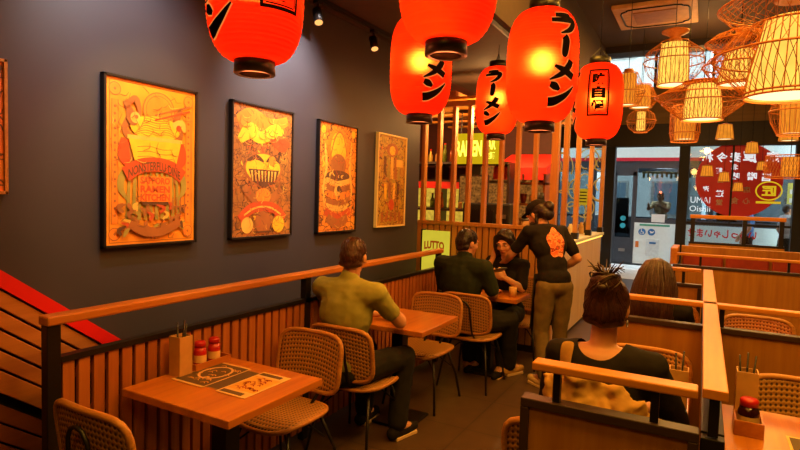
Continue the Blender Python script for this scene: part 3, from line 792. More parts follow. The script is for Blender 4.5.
# ------------------------------------------------------------------ things on tables
TZ = .75
def stick(p, q, w, label, grp, mat='black'):
    p, q = Vector(p), Vector(q)
    o = MB().tube([(0, 0, 0), q - p], [w, w * .75], 6).build('chopstick', M[mat], smooth=True, loc=p)
    return tag(o, label, 'chopstick', grp)
def stickbox(x, y, z, h, w, label, grp, slabel, n=3):
    o = empty('chopstick_box', (x, y, z), label, 'chopstick holder'); hw = w / 2; t = .005
    mb = MB().b2((-hw, -hw, 0), (hw, hw, t)).b2((-hw, -hw, t), (hw, -hw + t, h)).b2((-hw, hw - t, t), (hw, hw, h)).b2((-hw, -hw + t, t), (-hw + t, hw - t, h)).b2((hw - t, -hw + t, t), (hw, hw - t, h))
    mb.build('box', M['tan'], o, bev=.001)
    random.seed(int(x * 100))
    for i in range(n):
        a = ((i - (n - 1) / 2) * .016, random.uniform(-.012, .012)); b = (a[0] * 2.1, a[1] + .015)
        stick((x + a[0] * .7, y + a[1] * .7, z + .008), (x + b[0] * .9, y + b[1], z + h + .06 + .012 * (i % 2)), .0055, slabel, grp)
    return o
stickbox(.43, 1.79, TZ, .19, .075, 'tan chopstick box at wall side of the table with menu sheets', 'chopsticks in the near left box', 'dark chopstick standing in tan box on left table')
pp = on(729, 378, 1, 2.72)
stickbox(2.80, 2.74, TZ, .2, .08, 'tan chopstick box behind red lidded bottle on lower right table', 'chopsticks in the right table box', 'dark chopstick standing in tan box on right table')
stickbox(2.545, 2.6, TZ, .2, .075, 'brown chopstick box left of the long divider', 'chopsticks in the box left of long divider', 'dark chopstick standing in brown box left of long divider', 2)
def tray(x, y, w, d, label, h=.035):
    o = empty('condiment_tray', (x, y, TZ), label, 'tray'); w /= 2; d /= 2
    MB().b2((-w, -d, 0), (w, d, .006)).b2((-w, -d, .006), (w, -d + .008, h)).b2((-w, d - .008, .006), (w, d, h)).b2((-w, -d + .008, .006), (-w + .008, d - .008, h)).b2((w - .008, -d + .008, .006), (w, d - .008, h)).build('tray_body', M['tablewood'], o, bev=.002)
    return o
tray(.425, 1.965, .085, .23, 'wooden tray with two red bottles on left table')
def bottle(x, y, z, label, grp=None, lid='red', body='red', r=.032, h=.1):
    o = empty('sauce_bottle', (x, y, z), label, 'bottle', 0, grp)
    MB().lathe([(r * .9, 0), (r, .008), (r, h * .75), (r * .8, h)], n=20).build('body', M[body], o, True)
    MB().lathe([(r * .86, h), (r * .86, h + .022), (r * .7, h + .028)], n=20).build('lid', M[lid], o, True)
    MB().lathe([(r * 1.015, h * .25), (r * 1.015, h * .62)], n=20, caps=False).build('label_band', M['paper'], o, True)
    return o
bottle(.425, 1.91, TZ + .007, 'red sauce bottle in wooden tray, nearer of the two')
bottle(.425, 2.0, TZ + .007, 'red sauce bottle in wooden tray, farther of the two')
tray(2.80, 2.56, .1, .13, 'wooden caddy tray holding red lidded bottle on right table', .06)
bottle(2.80, 2.56, TZ + .007, 'dark sauce bottle with big red lid on right table', None, 'red', 'sauce', .038, .1)
def sheet(x0, x1, y0, y1, z, label, mat, deco, rz=0):
    o = empty('menu_sheet', ((x0 + x1) / 2, (y0 + y1) / 2, z), label, 'menu sheet', rz); w, d = (x1 - x0) / 2, (y1 - y0) / 2
    MB().b2((-w, -d, 0), (w, d, .0012)).build('paper', mat, o)
    mb = MB(); deco(mb, w, d); mb.build('print', [M['paperdark'], M['paper'], plain('menu_gold', 'd09830', .6), plain('menu_red', '9a3a18', .6)], o, fix=False)
def m1(mb, w, d):
    z = .0016
    mb.poly([(-w * .95, -d * .9, z), (w * .95, -d * .9, z), (w * .95, d * .9, z), (-w * .95, d * .9, z)])
    mb.mi = 1; put2d(mb, ribbon([(.0 + .07 * cos(a), .02 + .085 * sin(a)) for a in [2 * PI * k / 12 for k in range(13)]], [.012] * 13, 3), lambda x, y: (x, y, z + .0005))
    mb.mi = 2; random.seed(4)
    for k in range(26):
        x, y = random.uniform(-w * .85, w * .7), random.uniform(-d * .8, d * .8)
        put2d(mb, ribbon([(x, y), (x + .015, y + .012), (x + .03, y)], [.004, .006, .003], 3), lambda X, Y: (X, Y, z + .0008))
def m2(mb, w, d):
    z = .0016; mb.mi = 0
    for y in (-d * .82, d * .82): mb.poly([(-w * .9, y - .016, z), (w * .6, y - .016, z), (w * .6, y + .016, z), (-w * .9, y + .016, z)])
    mb.mi = 2; mb.poly([(-w * .9, -d * .6, z), (w * .9, -d * .6, z), (w * .9, d * .6, z), (-w * .9, d * .6, z)])
    mb.mi = 3; random.seed(9)
    for k in range(40):
        x, y = random.uniform(-w * .7, w * .6), random.uniform(-d * .5, d * .5)
        put2d(mb, ribbon([(x, y), (x + .012, y + .008), (x + .024, y - .006)], [.003, .008, .003], 3), lambda X, Y: (X, Y, z + .0008))
def m3(mb, w, d):
    z = .0016; mb.mi = 2
    mb.poly([(-w * .9, -d * .9, z), (w * .9, -d * .9, z), (w * .9, d * .9, z), (-w * .9, d * .9, z)])
sheet(.46, .9, 1.735, 2.01, TZ, 'brown paper placemat under the two menu sheets on left table', plain('kraft_sheet', '9a6a34', .7), lambda mb, w, d: mb.poly([(-w * .97, -d * .95, .0014), (w * .97, -d * .95, .0014), (w * .97, d * .95, .0014), (-w * .97, d * .95, .0014)]) and None)
sheet(.455, .66, 1.715, 2.03, TZ + .002, 'dark printed menu sheet with ring picture, wall side of left table', M['paper'], m1)
sheet(.74, .915, 1.72, 2.03, TZ + .002, 'light printed menu sheet with red speckles on left table', M['paper'], m2)
sheet(2.93, 3.3, 2.34, 2.6, TZ, 'printed placemat on the lower right table', M['paper'], m1)

# ------------------------------------------------------------------ slat screen, kitchen, counter
KY = 5.8
sc = empty('slat_screen', (.45, KY, 0), 'wooden slat screen with solid lower half in front of kitchen', 'screen')
SX = [-.29, -.10, .085, .27, .46, .645, .83, 1.02, 1.225]
for x in SX:
    w = .036 if x > 1.2 else .021
    MB().b2((x - .45 - w, -.04, 1.35 if x < 1.2 else 0), (x - .45 + w, .04, 2.66)).build('slat', M['screenslat'], sc, bev=.004)
MB().b2((-.8, -.05, 1.32), (.73, .05, 1.36)).build('sill', M['screenslat'], sc, bev=.004)
mb = MB(); x = -.8
while x < .7: mb.b2((x, -.03, .08), (x + .06, .0, 1.32)); x += .075
mb.build('lower_slats', M['screenslat'], sc, bev=.003)
MB().b2((-.8, 0, 0), (.73, .02, 1.32)).build('backing_board', M['darkbrown'], sc)
MB().b2((-1.2, -.05, 2.66), (.86, .05, 2.72)).build('top_beam', M['screenslat'], sc, bev=.004)
ct = empty('service_counter', (1.22, KY, 0), 'long service counter with lit edge and pale upright wood front', 'counter')
MB().b2((-.5, .1, 1.12), (.03, 3.3, 1.16)).build('counter_top', M['white'], ct, bev=.004)
mb = MB(); y = .08
while y < 3.2: mb.b2((-.03, y, .05), (0, y + .042, 1.09)); y += .047
mb.build('front_slats', wood('counter_front_wood', 'cbaa80', 'e0c49c', 2), ct, bev=.002)
MB().b2((-.46, .1, 0), (-.03, 3.25, 1.12)).build('body', M['darkbrown'], ct)
MB().b2((-.025, .1, 1.095), (.012, 3.28, 1.115)).build('light_strip', glow('counter_light', 'ffc050', 2.2), ct)
cs = empty('slat_row', (1.2, KY, 0), 'row of upright wooden slats standing on the service counter', 'screen')
for y in (.62, 1.31, 2.22, 3.22):
    MB().b2((-.028, y - .035, 1.2), (.028, y + .035, 2.66)).build('slat', M['screenslat'], cs, bev=.004)
    MB().b2((-.04, y - .045, 1.16), (.04, y + .045, 1.24)).build('slat_foot', M['black'], cs)
MB().b2((-.04, .05, 2.66), (.04, 3.3, 2.72)).build('top_beam', M['screenslat'], cs, bev=.004)
rf = empty('pergola_roof', (.3, 6.6, 2.72), 'layered wooden plank roof over the kitchen screen', 'pergola')
for i in range(9):
    MB().b2((-1.3, -.7 + i * .3, .0 if i % 2 else .045), (.92, -.58 + i * .3, .03 if i % 2 else .075)).build('plank', M['railwoodx'], rf, bev=.004)
for x in (-.9, -.3, .3, .8):
    MB().b2((x - .04, -.72, .078), (x + .04, 2.0, .14)).build('joist', M['screenslat'], rf)
# lit sign
y = 6.6; a, b = on(455, 134, 1, y), on(499, 164, 1, y)
sgn = empty('lit_sign', ((a.x + b.x) / 2, y, (a.z + b.z) / 2), 'lit yellow RAMEN BAR sign box hanging behind slat screen', 'sign')
W, H = (b.x - a.x) / 2, .19
MB().b2((-W, -.05, -H), (W, .05, H)).build('sign_box', M['signY'], sgn, bev=.006)
mb = MB(); put2d(mb, fit(text2d('RAMEN', 1, .04), W * 1.15, .2, -W * .28, .0), lambda x, y: (x, -.053, y))
put2d(mb, fit(text2d('BAR', 1, .03), W * .5, .13, W * .64, .05), lambda x, y: (x, -.053, y))
put2d(mb, fit(text2d('拉麺', 1, .02), W * .45, .09, W * .64, -.09), lambda x, y: (x, -.053, y))
mb.build('lettering', M['signtext'], sgn)
mb = MB()
for s in (-.7, .7): mb.tube([(W * s, 0, H), (W * s, 0, 2.72 - sgn.location.z)], .008, 6)
mb.build('hanger', M['black'], sgn)
# LUTTO light box
lx = .1
lb = empty('light_box_sign', (lx, 5.45, 0), 'lit yellow green LUTTO sign standing behind the end of railing', 'sign')
a, b = on(424, 230, 1, 5.45), on(447, 283, 1, 5.45)
MB().b2((a.x - lx, -.04, .62), (b.x - lx, .04, a.z)).build('panel', M['luttobox'], lb, bev=.004)
MB().b2((a.x - lx - .02, -.03, 0), (b.x - lx + .02, .05, .62)).b2((a.x - lx - .02, -.03, .62), (a.x - lx, .05, a.z + .01)).build('stand', M['black'], lb)
mx = (a.x + b.x) / 2 - lx
mb = MB(); put2d(mb, fit(text2d('LUTTO', 1, .05), .24, .09, mx, a.z - .15), lambda x, y: (x, -.043, y - .9 * (x - mx) ** 2)); mb.build('lettering', M['luttored'], lb)
mb = MB()
for pts in ([(-.02, -.26), (.03, -.27), (.0, -.32), (.05, -.34)], [(-.04, -.42), (-.05, -.52), (-.01, -.54)], [(.03, -.42), (.02, -.52), (.07, -.55)]):
    put2d(mb, ribbon([(mx + .05 + p_[0], a.z + p_[1]) for p_ in pts], [.02] * len(pts), 4), lambda x, y: (x, -.044, y))
mb.build('marks', M['luttodark'], lb)
# lit shelf
ks = empty('lit_shelf', (-.35, 7.0, 0), 'lit display shelf with red band behind left part of slat screen', 'shelf')
mb = MB()
for z in (.0, 1.1, 1.45, 1.84, 2.08): mb.b2((-.75, -.2, z), (.75, .2, z + .03))
for x in (-.76, -.27, .22, .74): mb.b2((x, -.2, 0), (x + .03, .2, 2.08))
mb.build('carcass', M['darkbrown'], ks)
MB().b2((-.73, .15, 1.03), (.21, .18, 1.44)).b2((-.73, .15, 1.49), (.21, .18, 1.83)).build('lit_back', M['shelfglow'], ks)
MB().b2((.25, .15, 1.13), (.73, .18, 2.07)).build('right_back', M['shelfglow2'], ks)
MB().b2((-.73, -.21, 1.75), (.21, -.2, 1.84)).build('red_band', M['awning'], ks)
MB().b2((-.73, .18, 0), (.74, .2, 2.05)).build('back_board', M['kwall'], ks)
BC = [plain('glass_%s' % h, h, .2) for h in ('6a7a2c', '9a4a1c', 'b8a04a', 'd09a54')]
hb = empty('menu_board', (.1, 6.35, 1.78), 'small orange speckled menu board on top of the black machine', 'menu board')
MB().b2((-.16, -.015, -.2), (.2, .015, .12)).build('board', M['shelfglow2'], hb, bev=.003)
MB().b2((-.17, -.012, .12), (.21, .018, .14)).b2((-.17, -.012, -.2), (-.16, .018, .12)).b2((.2, -.012, -.2), (.21, .018, .12)).build('frame', M['darkbrown'], hb)
random.seed(2)
def jar(x, y, z, m, label, grp, h=.2, r=.032):
    o = empty('shelf_bottle', (x, y, z), label, 'bottle', 0, grp)
    MB().lathe([(r, 0), (r, h * .6), (r * .45, h * .78), (r * .45, h)], n=12).build('body', m, o, True)
    MB().lathe([(r * .5, h), (r * .5, h + .02)], n=10).build('cap', M['red'], o, True)
for i in range(12):
    jar(-1.0 + i * .108, 6.98, 2.111, BC[i % 4], 'small bottle standing on top of the lit display shelf', 'bottles on top of the lit shelf', random.uniform(.16, .26))
for i in range(6):
    jar(-1.0 + i * .14, 6.95, 1.481, BC[(i + 2) % 4], 'bottle in the lit red banded compartment of the display shelf', 'bottles in the lit shelf compartment', random.uniform(.15, .2))
# machines
mc = empty('coffee_machine', (.3, 6.5, 0), 'black box shaped machine on stand behind slat screen', 'machine')
MB().b2((-.3, -.2, 1.0), (.3, .2, 1.58)).build('body', M['blackmat'], mc, bev=.02)
MB().b2((-.35, -.22, 0), (.35, .22, 1.0)).build('stand', M['darkbrown'], mc)
MB().b2((-.24, -.21, 1.2), (.1, -.2, 1.5)).build('front_panel', M['black'], mc)
mb = MB().b2((.14, -.22, 1.4), (.26, -.2, 1.45)); mb.build('control_strip', M['steel'], mc)
# red awning
aw = empty('red_awning', (.52, 7.3, 1.95), 'red fabric awning over the back kitchen shelf', 'awning')
a, b = on(502, 176, 1, 7.3), on(552, 150, 1, 7.3); W = 1.0
mb = MB(); mb.prism([(-.4, .5, .33), (-.4, -.25, .1), (-.4, -.25, .02), (-.4, -.2, .02), (-.4, .5, .1)], (.7, 0, 0)); mb.build('canopy', M['awning'], aw)
mb = MB()
for i in range(5): mb.b2((-.4 + i * .14, -.26, -.06), (-.4 + i * .136 + .126, -.25, .03))
mb.build('valance', M['awning'], aw)
# back shelf with cups
bs = empty('back_shelf', (.2, 7.9, 0), 'wooden back shelf stacked with bowls and cups under red awning', 'shelf')
mb = MB()
for z in (0, .9, 1.25, 1.55, 1.85, 2.1): mb.b2((-.6, -.2, z), (.45, .2, z + .03))
for x in (-.6, -.1, .42): mb.b2((x, -.2, 0), (x + .03, .2, 2.12))
mb.build('carcass', M['slat'], bs)
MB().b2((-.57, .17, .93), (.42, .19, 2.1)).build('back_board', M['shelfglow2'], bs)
cm = [plain('bowl_%s' % h, h, .4) for h in ('c09a60', '8a3a1c', 'd8c090')]
for j, z in enumerate((.931, 1.281, 1.581, 1.881)):
    for i in range(8):
        r = random.uniform(.035, .055); h = random.uniform(.08, .2)
        o = MB().lathe([(r * .6, 0), (r, h * .6), (r, h), (r * .9, h), (r * .85, h * .55), (r * .4, .02)], n=14).build('cup', cm[(i + j) % 3], smooth=True, loc=(-.33 + i * .125 + (.01 if i > 3 else 0), 7.85, z))
        tag(o, 'cup or bowl standing on the wooden back shelf', 'cup', 'cups on the back shelf')
wt = empty('steamer_pot', (.68, 6.98, 0), 'pale tall steamer pot beyond slat screen left of the server', 'pot')
MB().lathe([(.12, 1.0), (.13, 1.02), (.13, 1.35), (.12, 1.37)], n=24).build('body', M['tan'], wt, True)
MB().lathe([(.13, 1.37), (.13, 1.39), (.02, 1.43), (.02, 1.46)], n=24).build('lid', M['steel'], wt, True)
MB().b2((-.2, -.2, 0), (.2, .2, 1.0)).build('stand', M['darkbrown'], wt)
# tap column on counter
tp = empty('tap_column', (1.0, 6.15, 1.16), 'tall black tap column with round knob on service counter', 'tap')
MB().lathe([(.06, 0), (.06, .02), (.038, .03), (.038, .5), (.03, .56)], n=16).build('column', M['black'], tp, True)
mb = MB().tube([(0, 0, .3), (.0, -.12, .3)], .01, 8); mb.ell((0, -.14, .3), (.03, .03, .03)); mb.build('knob', M['black'], tp, True)
for i, (y, c) in enumerate(((6.9, 'c8b080'), (7.2, '9a4a20'), (7.55, 'd8c8a0'), (8.3, 'c8a060'), (8.6, '4a3a1c'))):
    o = MB().lathe([(.035, 0), (.04, .05), (.035, .12), (.02, .15), (.02, .17)], n=14).build('condiment_jar', plain('jar_' + c, c, .35), smooth=True, loc=(1.05, y, 1.16))
    tag(o, 'small jar standing on the service counter, %s from the camera' % ('nearest', 'second', 'third', 'fourth', 'farthest')[i], 'jar')

# ------------------------------------------------------------------ ceiling fixtures
p = on(656, 13, 2, 3.99)
ac = empty('ceiling_air_conditioner', (p.x, p.y, 4.0), 'square tan ceiling air conditioner cassette with black rounded louvre slots', 'air conditioner')
MB().b2((-.46, -.46, -.05), (.46, .46, 0)).build('face_panel', plain('ac_panel', 'd0a060', .5), ac, bev=.012)
MB().b2((-.24, -.24, -.062), (.24, .24, -.05)).build('grille', plain('ac_grille', 'a8763c', .5), ac, bev=.006)
for k in range(4):
    m = Matrix.Rotation(k * PI / 2, 3, 'Z')
    MB().tube([m @ Vector(q) for q in ((-.32, .3, -.052), (-.29, .355, -.052), (-.22, .375, -.052), (.22, .375, -.052), (.29, .355, -.052), (.32, .3, -.052))], .012, 6).build('louvre', M['black'], ac, True)
tx = .15
tr = empty('light_track', (tx, 0, 3.02), 'dark light track running along top of left wall', 'track')
MB().b2((-.018, -2.5, -.03), (.018, 5.0, 0)).build('rail', M['black'], tr)
for v, lab in ((on(318, 6, 0, tx).y, 'small dark spotlight on track above second poster'), (on(374, 33, 0, tx).y, 'small dark spotlight on track above fourth poster'), (1.35, 'small dark spotlight on track above nearest poster')):
    s = empty('track_spotlight', (tx, v, 2.99), lab, 'spotlight', 0, 'spotlights on the wall track')
    MB().tube([(0, 0, 0), (0, 0, -.07)], .01, 8).b2((-.02, -.03, -.02), (.02, .03, 0)).build('stem', M['black'], s)
    mb = MB(); d = Vector((.35, -.25, -.9)).normalized(); c = Vector((0, 0, -.1))
    mb.tube([c - d * .05, c + d * .06], .034, 16); mb.build('head', M['black'], s, True)
    MB().tube([c + d * .06, c + d * .063], .028, 16).build('lens', glow('spot_lens', 'ffb060', 1.5), s)
cdt = empty('ceiling_conduit', (1.1, 0, 3.02), 'thin dark conduit pipe along the lowered ceiling edge', 'pipe')
MB().tube([(0, -2.5, -.02), (0, 9, -.02)], .018, 8).build('pipe', M['black'], cdt, True)

# ------------------------------------------------------------------ red paper lanterns
KATA = {
 'ラ': [([(.2, .93), (.5, .95), (.82, .98)], [.1, .13, .1]), ([(.06, .66), (.5, .7), (.9, .74), (.86, .5), (.68, .22), (.36, .02)], [.1, .13, .17, .16, .12, .03])],
 'ー': [([(.48, 1.0), (.56, .8), (.52, .2), (.5, .0)], [.16, .2, .17, .06])],
 'メ': [([(.78, 1.0), (.68, .7), (.42, .3), (.05, .0)], [.17, .17, .13, .03]), ([(.2, .68), (.5, .5), (.9, .22)], [.06, .15, .17])],
 'ン': [([(.08, .92), (.24, .82), (.4, .66)], [.12, .18, .07]), ([(.05, .08), (.3, .14), (.66, .44), (.98, .92)], [.2, .2, .14, .03])],
}
LR, LH = .19, .6
def lprof(z):
    t = min(.999, abs(z) / (LH / 2)); return .074 + (LR - .074) * (1 - t ** 3.4) ** .5
def subdiv(tx, L=.012):
    vs, fs = tx; bm = bmesh.new(); P = [bm.verts.new((x, y, 0)) for x, y in vs]
    for f in fs:
        try: bm.faces.new([P[i] for i in f])
        except ValueError: pass
    for _ in range(3):
        es = [e for e in bm.edges if e.calc_length() > L]
        if not es: break
        bmesh.ops.subdivide_edges(bm, edges=es, cuts=1)
    bmesh.ops.triangulate(bm, faces=bm.faces)
    bm.verts.index_update(); r = ([(v.co.x, v.co.y) for v in bm.verts], [tuple(v.index for v in f.verts) for f in bm.faces]); bm.free(); return r
def lantern_parts():
    o = empty('paper_lantern', (0, 0, 0), 'x', 'lantern')
    prof = []
    n = 90
    for i in range(n + 1):
        z = -LH / 2 + LH * i / n
        prof.append((lprof(z) + .0026 * cos(2 * PI * z / .0165), z))
    MB().lathe(prof, n=48, caps=False).build('paper_shade', M['lantern'], o, True)
    for s in (-1, 1):
        MB().lathe([(.06, s * .285), (.08, s * .285), (.082, s * .35), (.06, s * .35)], n=28, caps=False).build('end_ring', M['black'], o, True)
    MB().ell((0, 0, .02), (.036, .036, .05)).build('bulb', M['bulb'], o, True)
    wrap = lambda off: (lambda x, y: ((lprof(y) + .0035 + off) * cos(x / LR), (lprof(y) + .0035 + off) * sin(x / LR), y))
    mb, me = MB(), MB(); cell = .118; y0 = .235
    for i, ch in enumerate('ラーメン'):
        for pts, ws in KATA[ch]:
            q = [((px_ - .5) * .165, y0 - i * cell - (1 - py) * cell * .9) for px_, py in pts]
            put2d(mb, ribbon(q, [w * .215 for w in ws], 6), wrap(.0012)); put2d(me, ribbon(q, [w * .215 + .011 for w in ws], 6), wrap(0))
    t = mb.build('brush_lettering', M['ink'], o, True, fix=False); e = me.build('lettering_edge', M['inkedge'], t, True, fix=False)
    mb = MB(); A0 = R(80) * LR
    for i, ch in enumerate('味自慢'): put2d(mb, subdiv(fit(text2d(ch, 1, .06), .1, .092, A0, .15 - .105 * i)), wrap(.001))
    for (xx, yy, ww, hh) in ((0, .22, .16, .013), (0, -.13, .16, .013), (-.075, .045, .013, .35), (.075, .045, .013, .35), (0, .207, .12, .005), (0, -.117, .12, .005), (-.063, .045, .005, .32), (.063, .045, .005, .32)):
        put2d(mb, subdiv(([(A0 + xx - ww / 2, yy - hh / 2), (A0 + xx + ww / 2, yy - hh / 2), (A0 + xx + ww / 2, yy + hh / 2), (A0 + xx - ww / 2, yy + hh / 2)], [(0, 1, 2, 3)])), wrap(.001))
    mb.build('framed_characters', M['ink'], o, True, fix=False)
    return o
L0 = lantern_parts()
def ang(p, off):
    d = Vector((CAM.x - p.x, CAM.y - p.y)); return math.atan2(d.y, d.x) + math.asin(off)
LAN = [(256, -14, 2.2, -.78, 'red paper lantern cut by top edge, leftmost of all, before the grey wall'),
       (449, -37, 2.1, None, 'red paper lantern cut by top edge, overlapping another below it'),
       (421, 66, 3.4, .45, 'red paper lantern partly behind the one cut by top edge'),
       (542, 67, 3.0, .56, 'largest whole red lantern, big black brush letters on its right side'),
       (497, 101, 5.0, -.25, 'smaller red lantern left of the largest whole one, brush letters at left'),
       (598, 102, 4.45, None, 'rightmost red lantern with framed small characters')]
def cord(o, z0, ztop, loc, mat='black'):
    MB().tube([(0, 0, z0), (0, 0, ztop - loc.z)], .004, 6).build('hanging_cord', M[mat], o, True)
def lamp(name, typ, loc, energy, color, size=.1, rot=None, **k):
    d = bpy.data.lights.new(name, typ); d.energy = energy; d.color = color
    o = bpy.data.objects.new(name, d); COL.objects.link(o); o.location = loc
    if typ == 'AREA': d.size = size
    else: d.shadow_soft_size = size
    if rot: o.rotation_euler = rot
    for q, v in k.items(): setattr(d, q, v)
    return o
for i, (u, v, Z, off, lab) in enumerate(LAN):
    p = deep(u, v, Z)
    rz = ang(p, off) if off is not None else (ang(p, 0) - R(80) if i == 5 else ang(p, 0) - R(150))
    if i == 0: o = L0; o.location = p; o.rotation_euler = (0, 0, rz); o['label'] = lab; o['group'] = 'red paper lanterns'
    else: o = dup(L0, p, rz, lab, 'red paper lanterns')
    lamp('lantern_light', 'POINT', (p.x, p.y, p.z - .42), 9, (1, .2, .05), .08)
for o in [q for q in bpy.data.objects if q.name.startswith('paper_lantern')]:
    zt = 3.03 if o.location.x < 1.15 else 4.0
    cord(o, .35, zt, o.location)
    mb = MB().tube([(-.07, 0, .35), (0, 0, .43), (.07, 0, .35)], .004, 6); mb.build('bail_wire', M['black'], o)

# ------------------------------------------------------------------ wicker lanterns
def cage(mb, prof, N=26, tw=1.2, r=.0017, K=14):
    L = [0]
    for a, b in zip(prof, prof[1:]): L.append(L[-1] + math.hypot(b[0] - a[0], b[1] - a[1]))
    def at(t):
        s = t * L[-1]
        for i in range(len(L) - 1):
            if s <= L[i + 1] + 1e-9:
                k = (s - L[i]) / (L[i + 1] - L[i]); a, b = prof[i], prof[i + 1]
                return a[0] + (b[0] - a[0]) * k, a[1] + (b[1] - a[1]) * k
        return prof[-1]
    for k in range(N):
        for s in ((-1, 1) if tw else (1,)):
            pts = []
            for j in range(K + 1):
                rr, z = at(j / K); a = 2 * PI * k / N + s * tw * j / K
                pts.append((rr * cos(a), rr * sin(a), z))
            mb.tube(pts, r, 4)
def rings(mb, lst, r=.006):
    for rr, z in lst: mb.tube([(rr * cos(2 * PI * k / 32), rr * sin(2 * PI * k / 32), z) for k in range(32)], r, 6, True)
def wl(p, label, shade, cages, rims, sm='shade', cap=None, ribs=24, zt=4.0, lw=0):
    o = empty('wicker_lantern', p, label, 'lantern', 0, 'wicker lanterns')
    sh = MB().lathe(shade, n=32, caps=False).build('shade', M[sm], o, True)
    z0 = shade[0][1]; MB().lathe([(shade[0][0] * .9, z0 + .012), (.001, z0 + .012)], n=32, caps=False).build('diffuser', M['shadebright'], sh)
    mb = MB()
    for k in range(ribs):
        a = 2 * PI * k / ribs; mb.tube([((r + .003) * cos(a), (r + .003) * sin(a), z) for r, z in shade], .003, 4)
    mb.build('shade_ribs', M['wicker'], sh)
    if cages:
        mb = MB()
        for pr, N, tw in cages: cage(mb, pr, N, tw)
        mb.build('wicker_cage', M['wicker'], o)
    for q in rims:
        mb = MB(); rings(mb, [q]); mb.build('rim', M['wicker'], o, True)
    ztop = max(z for _, z in shade)
    if cap: MB().lathe(cap, n=20).build('cap', M['wicker'], o, True); ztop = max(z for _, z in cap)
    cord(o, ztop, zt, o.location)
    if lw: lamp('wicker_light', 'POINT', (p.x, p.y, p.z + z0 - .12), lw, (1, .5, .14), .1)
    return o
def scale(l, k): return [(a * k, b * k) for a, b in l]
def big(p, label, k=1, lw=14, zt=4.0):
    return wl(p, label, scale([(.215, -.22), (.2, -.1), (.165, .05), (.135, .2)], k),
       [(scale([(.215, -.2), (.33, -.08), (.385, .0), (.3, .1), (.2, .17)], k), 34, .45), (scale([(.2, .17), (.3, .2), (.365, .27), (.26, .36), (.14, .4)], k), 34, .5)],
       scale([(.215, -.22), (.385, 0), (.2, .17), (.365, .27), (.14, .4), (.215, -.2)], k), 'shade', scale([(.06, .3), (.1, .3), (.1, .33), (.05, .36), (.05, .44)], k), 28, zt, lw)
big(deep(792, 56, 3.0), 'largest two tiered wicker lantern cut by the upper right edge')
big(deep(739, 66, 4.0), 'two tiered wicker lantern half hidden left of the largest one', .62, 8)
p = deep(674, 60, 5.9); q2 = lambda l: [(a * 1.12, b * 1.12) for a, b in l]
wl(p, 'onion shaped wicker lantern with neck cap, below the ceiling air conditioner', q2([(.135, -.24), (.13, 0), (.115, .15)]),
   [(q2([(.13, -.235), (.24, -.12), (.268, -.02), (.235, .08), (.12, .17)]), 26, .4)], q2([(.14, -.24), (.268, -.02), (.25, .06), (.12, .17)]), 'shade', q2([(.06, .15), (.055, .2), (.045, .22), (.12, .26), (.12, .275), (.04, .3)]), 22, 4.0, 8)
p = deep(703, 100, 5.0)
wl(p, 'wide diamond shaped wicker lantern at centre of the wicker group', [(.155, -.18), (.155, -.05), (.13, .13)],
   [([(.17, -.175), (.3, -.07), (.4, .03), (.28, .1), (.15, .16)], 44, .3)], [(.17, -.18), (.4, .03), (.17, .16), (.34, -.03)], 'shade', [(.16, .13), (.17, .16), (.05, .19)], 28, 4.0, 9)
p = deep(641, 121, 8.0)
wl(p, 'small round wicker globe lantern left of the cylinder lantern', [(.06, -.13), (.06, .13)], [([(.09, -.16), (.17, -.1), (.2, 0), (.17, .1), (.09, .16)], 22, .45)], [(.09, -.16), (.2, 0), (.09, .16)], 'shade', None, 14, 4.0, 4)
p = deep(685, 124, 6.0)
wl(p, 'barrel shaped wicker lantern below the onion shaped one', [(.1, -.17), (.105, 0), (.1, .17)], [([(.13, -.19), (.15, -.1), (.15, .1), (.13, .19)], 26, .4)], [(.13, -.19), (.15, -.1), (.15, .1), (.13, .19)], 'shadeor', None, 18, 4.0, 5)
p = deep(628, 88, 6.5)
wl(p, 'narrow cylinder wicker lantern just right of the rightmost red lantern', [(.09, -.2), (.085, .16)], [([(.12, -.21), (.19, -.05), (.1, .18)], 22, .5)], [(.1, -.2), (.19, -.05), (.09, .17)], 'shadeor', [(.04, .16), (.06, .18), (.05, .22)], 16, 4.0, 4)
p = deep(641, 96, 7.5)
wl(p, 'cone shaded wicker lantern behind the narrow cylinder one', [(.13, -.16), (.11, .14)], [([(.14, -.16), (.22, -.04), (.12, .15)], 24, .6)], [(.14, -.16), (.22, -.04), (.12, .15)], 'shadeor', None, 18, 4.0, 0)
p = deep(794, 118, 4.9)
wl(p, 'ribbed basket lantern under the largest wicker lantern at right edge', [(.1, -.14), (.11, .12)], [([(.12, -.15), (.18, -.03), (.19, .06), (.17, .13)], 34, 0)], [(.12, -.15), (.19, .06), (.17, .13)], 'shadeor', None, 16, 4.0, 5)
p = deep(790, 167, 5.6)
wl(p, 'wide flat drum lantern above the right column', [(.075, -.1), (.075, .1)], [([(.21, -.11), (.23, 0), (.21, .11)], 44, .35)], [(.21, -.11), (.21, .11)], 'shadeor', None, 14, 4.0, 4)
DROP = [(563, 95, 6.4, .13, 'orange cylinder lantern half hidden between two red lanterns'), (725, 132, 10.9, .2, 'conical shade lantern at top of the red decal'), (789, 133, 10.2, .2, 'conical shade lantern near top of the right column'), (707, 171, 11.4, .15, 'lantern reflection built as small orange lantern before left side of the red decal'), (724, 177, 11.2, .13, 'lantern reflection built as small orange lantern before the middle left of red decal'), (738, 187, 11.3, .12, 'lowest lantern reflection built as small orange lantern before the red decal'), (752, 148, 10.9, .15, 'lantern reflection built as small orange lantern before upper middle of red decal'), (762, 166, 11.1, .12, 'lantern reflection built as small orange lantern before right side of red decal')]
